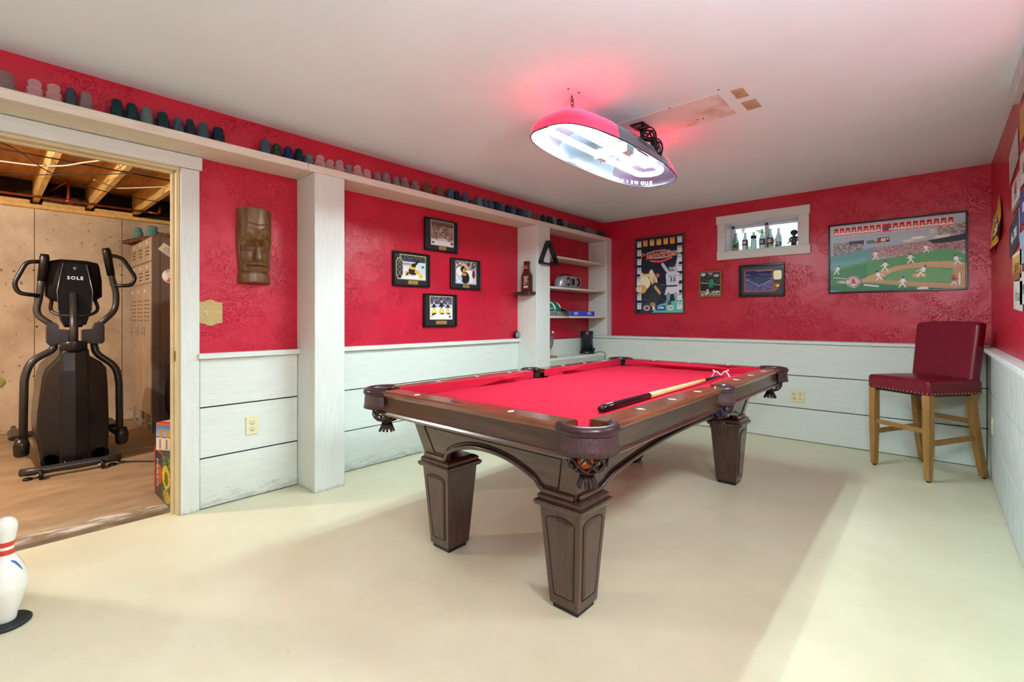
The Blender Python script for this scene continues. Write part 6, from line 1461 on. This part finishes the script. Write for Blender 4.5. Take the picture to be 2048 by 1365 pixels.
# dark golf bag leaning on the locker side
gb = thing('golf_bag', 'tall dark navy bag leaning against the locker side', 'bag', (-5.55, 1.40, -.004))
rg = []
for z, ry, rx, y in ((.0, .10, .09, 1.36), (.10, .16, .12, 1.37), (.35, .19, .13, 1.37), (.62, .18, .12, 1.38), (.80, .14, .10, 1.40), (.90, .07, .06, 1.43)):
    rg.append([(-5.58 + rx * math.cos(t), y + ry * math.sin(t), z) for t in np.linspace(0, 2 * math.pi, 25)[:-1]])
obj('body', MB().loft(rg), mat('navy_nylon', (26, 28, 46), .5, var=.4, scale=18), gb)
obj('strap', MB().tube(smooth_path([(-5.46, 1.24, .10), (-5.43, 1.16, .30), (-5.43, 1.17, .60), (-5.45, 1.22, .82), (-5.47, 1.30, .93), (-5.5, 1.42, .95)], 6), .018, 8, flat=.5), M_black, gb)
obj('pocket', MB().obox((-5.455, 1.30, .45), (.05, .10, .3), .02), mat('navy_nylon_pocket', (40, 44, 70), .4, var=.4, scale=18), gb)
obj('buckle', MB().box(-5.43, -5.42, 1.26, 1.29, .60, .63, .003), M_chrome, gb)
# beverage cartons by the jamb
c1 = thing('beverage_carton', 'dark and green printed beverage carton on the floor by the door jamb', 'carton', (-3.57, .88, -.004))
obj('carton_body', MB().box(-3.785, -3.375, .742, 1.02, -.003, .300, .003), mat('carton_dark', (62, 50, 50), .5), c1)
P = Pic(80, 60, (70, 62, 66)); P.rect(0, 0, 1, .05, (206, 50, 50)); P.rect(0, 0, .05, 1, (190, 50, 46)); P.rect(.05, .05, .42, .3, (40, 40, 66)); P.ell(.30, .5, .16, .22, (190, 76, 50)); P.rect(.45, 0, 1, 1, (70, 92, 60)); P.speck(.45, 0, 1, .2, [(50, 80, 60), (110, 140, 90), (40, 60, 44)], 1, 3, 2)
P.ell(.72, .46, .22, .24, (224, 200, 40)); P.ell(.74, .48, .12, .14, (110, 110, 40)); P.ell(.76, .84, .2, .13, (190, 176, 50)); P.speck(.5, .25, 1, 1, [(90, 96, 40), (60, 70, 40)], .15, 2, 7)
print_on(P, 'x', .742, -3.783, -3.377, -.001, .298, -.0008, c1, 'side_print', M_printm)
lettering('MAUI', .075, (-3.70, .7405, .15), (0, 0, -1), (1, 0, 0), mat('carton_letter', (214, 196, 186), .5), c1, ext=.0003)
c2 = thing('beverage_carton', 'blue and white carton standing on the dark one', 'carton', (-3.60, .885, .301), R(26))
obj('carton_body', MB().box(-.125, .125, -.115, .115, 0, .175, .003), mat('carton_blue', (66, 100, 146), .5), c2, local=True)
P = Pic(56, 40, (70, 104, 150)); P.rect(0, 0, 1, .08, (210, 90, 50)); P.grad(.08, .5, (80, 116, 160), (150, 176, 196)); P.rect(0, .55, 1, 1, (216, 206, 190))
for k in range(4): P.rect(.1 + k * .22, .25, .22 + k * .22, .55, (190, 140, 60)); P.rect(.1 + k * .22, .6, .16 + k * .22, .95, (150, 110, 90))
for (nm, fn) in (('side_print', lambda u, v: (-.125 + .25 * u, -.1158, .174 - .172 * v)), ('end_print', lambda u, v: (.1258, -.115 + .23 * u, .174 - .172 * v))):
    me = P.mesh(nm, fn); me.materials.append(M_printm); o = bpy.data.objects.new(nm, me); C.objects.link(o); o.parent = c2
P = Pic(30, 26, (214, 196, 176)); P.rect(.3, .2, .8, .5, (90, 120, 170)); P.rect(.6, .5, .9, .8, (80, 110, 160)); P.rect(0, .9, 1, 1, (206, 80, 50)); P.rect(0, 0, .06, 1, (200, 70, 60))
me = P.mesh('top_print', lambda u, v: (-.125 + .25 * u, .115 - .23 * v, .1757)); me.materials.append(M_printm); o = bpy.data.objects.new('top_print', me); C.objects.link(o); o.parent = c2
# copper pipe and cables under the joists
cpn = thing('copper_pipe', 'copper water pipe running below the joists by the foundation wall', 'pipe', (-6.4, .6, 2.30))
M_cu = mat('copper', (196, 104, 62), .35, .85, var=.2, scale=9)
obj('main_run', MB().tube([(-6.4, -1.9, 2.303), (-6.4, 1.20, 2.296)], .011, 10), M_cu, cpn)
obj('riser', MB().tube(fillet([(-6.4, .56, 2.30), (-6.4, .56, 2.50)], .02), .011, 10).lathe([(.015, -.02), (.015, .02)], (-6.4, .56, 2.30), 12, 'y'), M_cu, cpn)
obj('diagonal_branch', MB().tube([(-6.4, .56, 2.50), (-6.6, .44, 2.40)], .008, 8), M_cu, cpn)
obj('elbow', MB().tube(fillet([(-6.4, 1.20, 2.296), (-6.4, 1.30, 2.296), (-6.4, 1.30, 2.37)], .03), .0115, 10), M_cu, cpn)
for y in (-.05, .755, 1.16): obj('hanger', MB().tube([(-6.4, y, 2.30), (-6.4, y, 2.33)], .003, 6), M_cu, cpn)
def cable(label, pts, r, m): return tag(obj('cable', MB().tube(smooth_path(pts, 5), r, 7), m), label, 'cable', 'cables under the joists')
M_cblk = mat('brown_cable', (50, 34, 26), .5); M_cwht = mat('white_cable', (206, 190, 166), .5)
cable('dark cable stapled straight across the joists nearest the door', [(-4.80, -1.4, 2.303), (-4.80, .08, 2.303), (-4.81, .5, 2.303), (-4.83, 1.08, 2.303), (-4.85, 1.9, 2.303)], .0055, M_cblk)
cable('white cable sagging between the first two joists', [(-5.3, -1.0, 2.291), (-5.12, .08, 2.291), (-4.98, .36, 2.291), (-4.70, .50, 2.291), (-4.45, .62, 2.291)], .0055, M_cwht)
cable('thin dark cable crossing toward the lockers', [(-4.2, -.25, 2.281), (-4.6, .12, 2.281), (-5.2, .36, 2.281), (-5.6, .75, 2.281), (-5.7, 1.16, 2.281)], .004, M_cblk)
cable('second thin dark cable crossing the bays diagonally', [(-5.5, .1, 2.272), (-5.0, .55, 2.272), (-4.7, .76, 2.272), (-4.3, 1.0, 2.272)], .004, M_cblk)
cable('short pale cable dropping over the middle joist', [(-5.1, .60, 2.263), (-5.25, .74, 2.263), (-5.25, .80, 2.263), (-4.9, 1.05, 2.263)], .0045, M_cwht)
tag(obj('insulation_scrap', MB().loft([[(-6.62 + .06 * math.cos(t) * (1 + .3 * math.sin(3 * t + y * 40)), y, 2.345 + .035 * math.sin(t) * (1 + .4 * math.sin(5 * t + y * 60))) for t in np.linspace(0, 2 * math.pi, 13)[:-1]] for y in np.linspace(.40, .72, 12)]), mat('dark_crumpled_plastic', (74, 44, 38), .25, var=.5, scale=20, bump=.6, bscale=40)), 'dark crumpled plastic stuffed above the sill plate', 'plastic sheet')
tag(obj('wall_disc', MB().lathe([(.0, .012), (.03, .012), (.05, .006), (.05, 0)], (-6.78, .095, .51), 24, 'x'), mat('yellow_glass_disc', (190, 190, 110), .12, .3)), 'small shiny yellow disc on the concrete wall at the left edge', 'disc')

# ================================================================== outside the rear window
M_leaf = mat('pale_green_leaf', (188, 214, 160), .6, var=.3, scale=30)  # leaves are a pale green of their own, varied at random
random.seed(11); lf = MB()
for i in range(480):
    x = random.uniform(-2.6, .2); y = random.uniform(6.3, 7.2); z = random.uniform(1.6, 3.1) if random.random() < .7 else random.uniform(1.5, 2.0)
    if random.random() < .45 and z > 2.1: continue
    s_ = random.uniform(.03, .075); a = random.uniform(0, 6.3); e_ = random.uniform(-.7, .7)
    d = Vector((math.cos(a), .3 * math.sin(a), math.sin(a))); n = Vector((-d.z, e_, d.x)).normalized()
    p = Vector((x, y, z)); lf.add([p - d * s_, p + n * s_ * .4, p + d * s_, p - n * s_ * .4], [(0, 1, 2, 3)])
tag(obj('shrub_leaves', lf, M_leaf), 'bright shrub foliage outside the rear window', 'foliage', kind='stuff')
struct('ground_outside', MB().box(-5, 3, 5.46, 10, 1.2, 1.5), mat('outdoor_gravel', (190, 186, 172), .9, var=.2, scale=20))
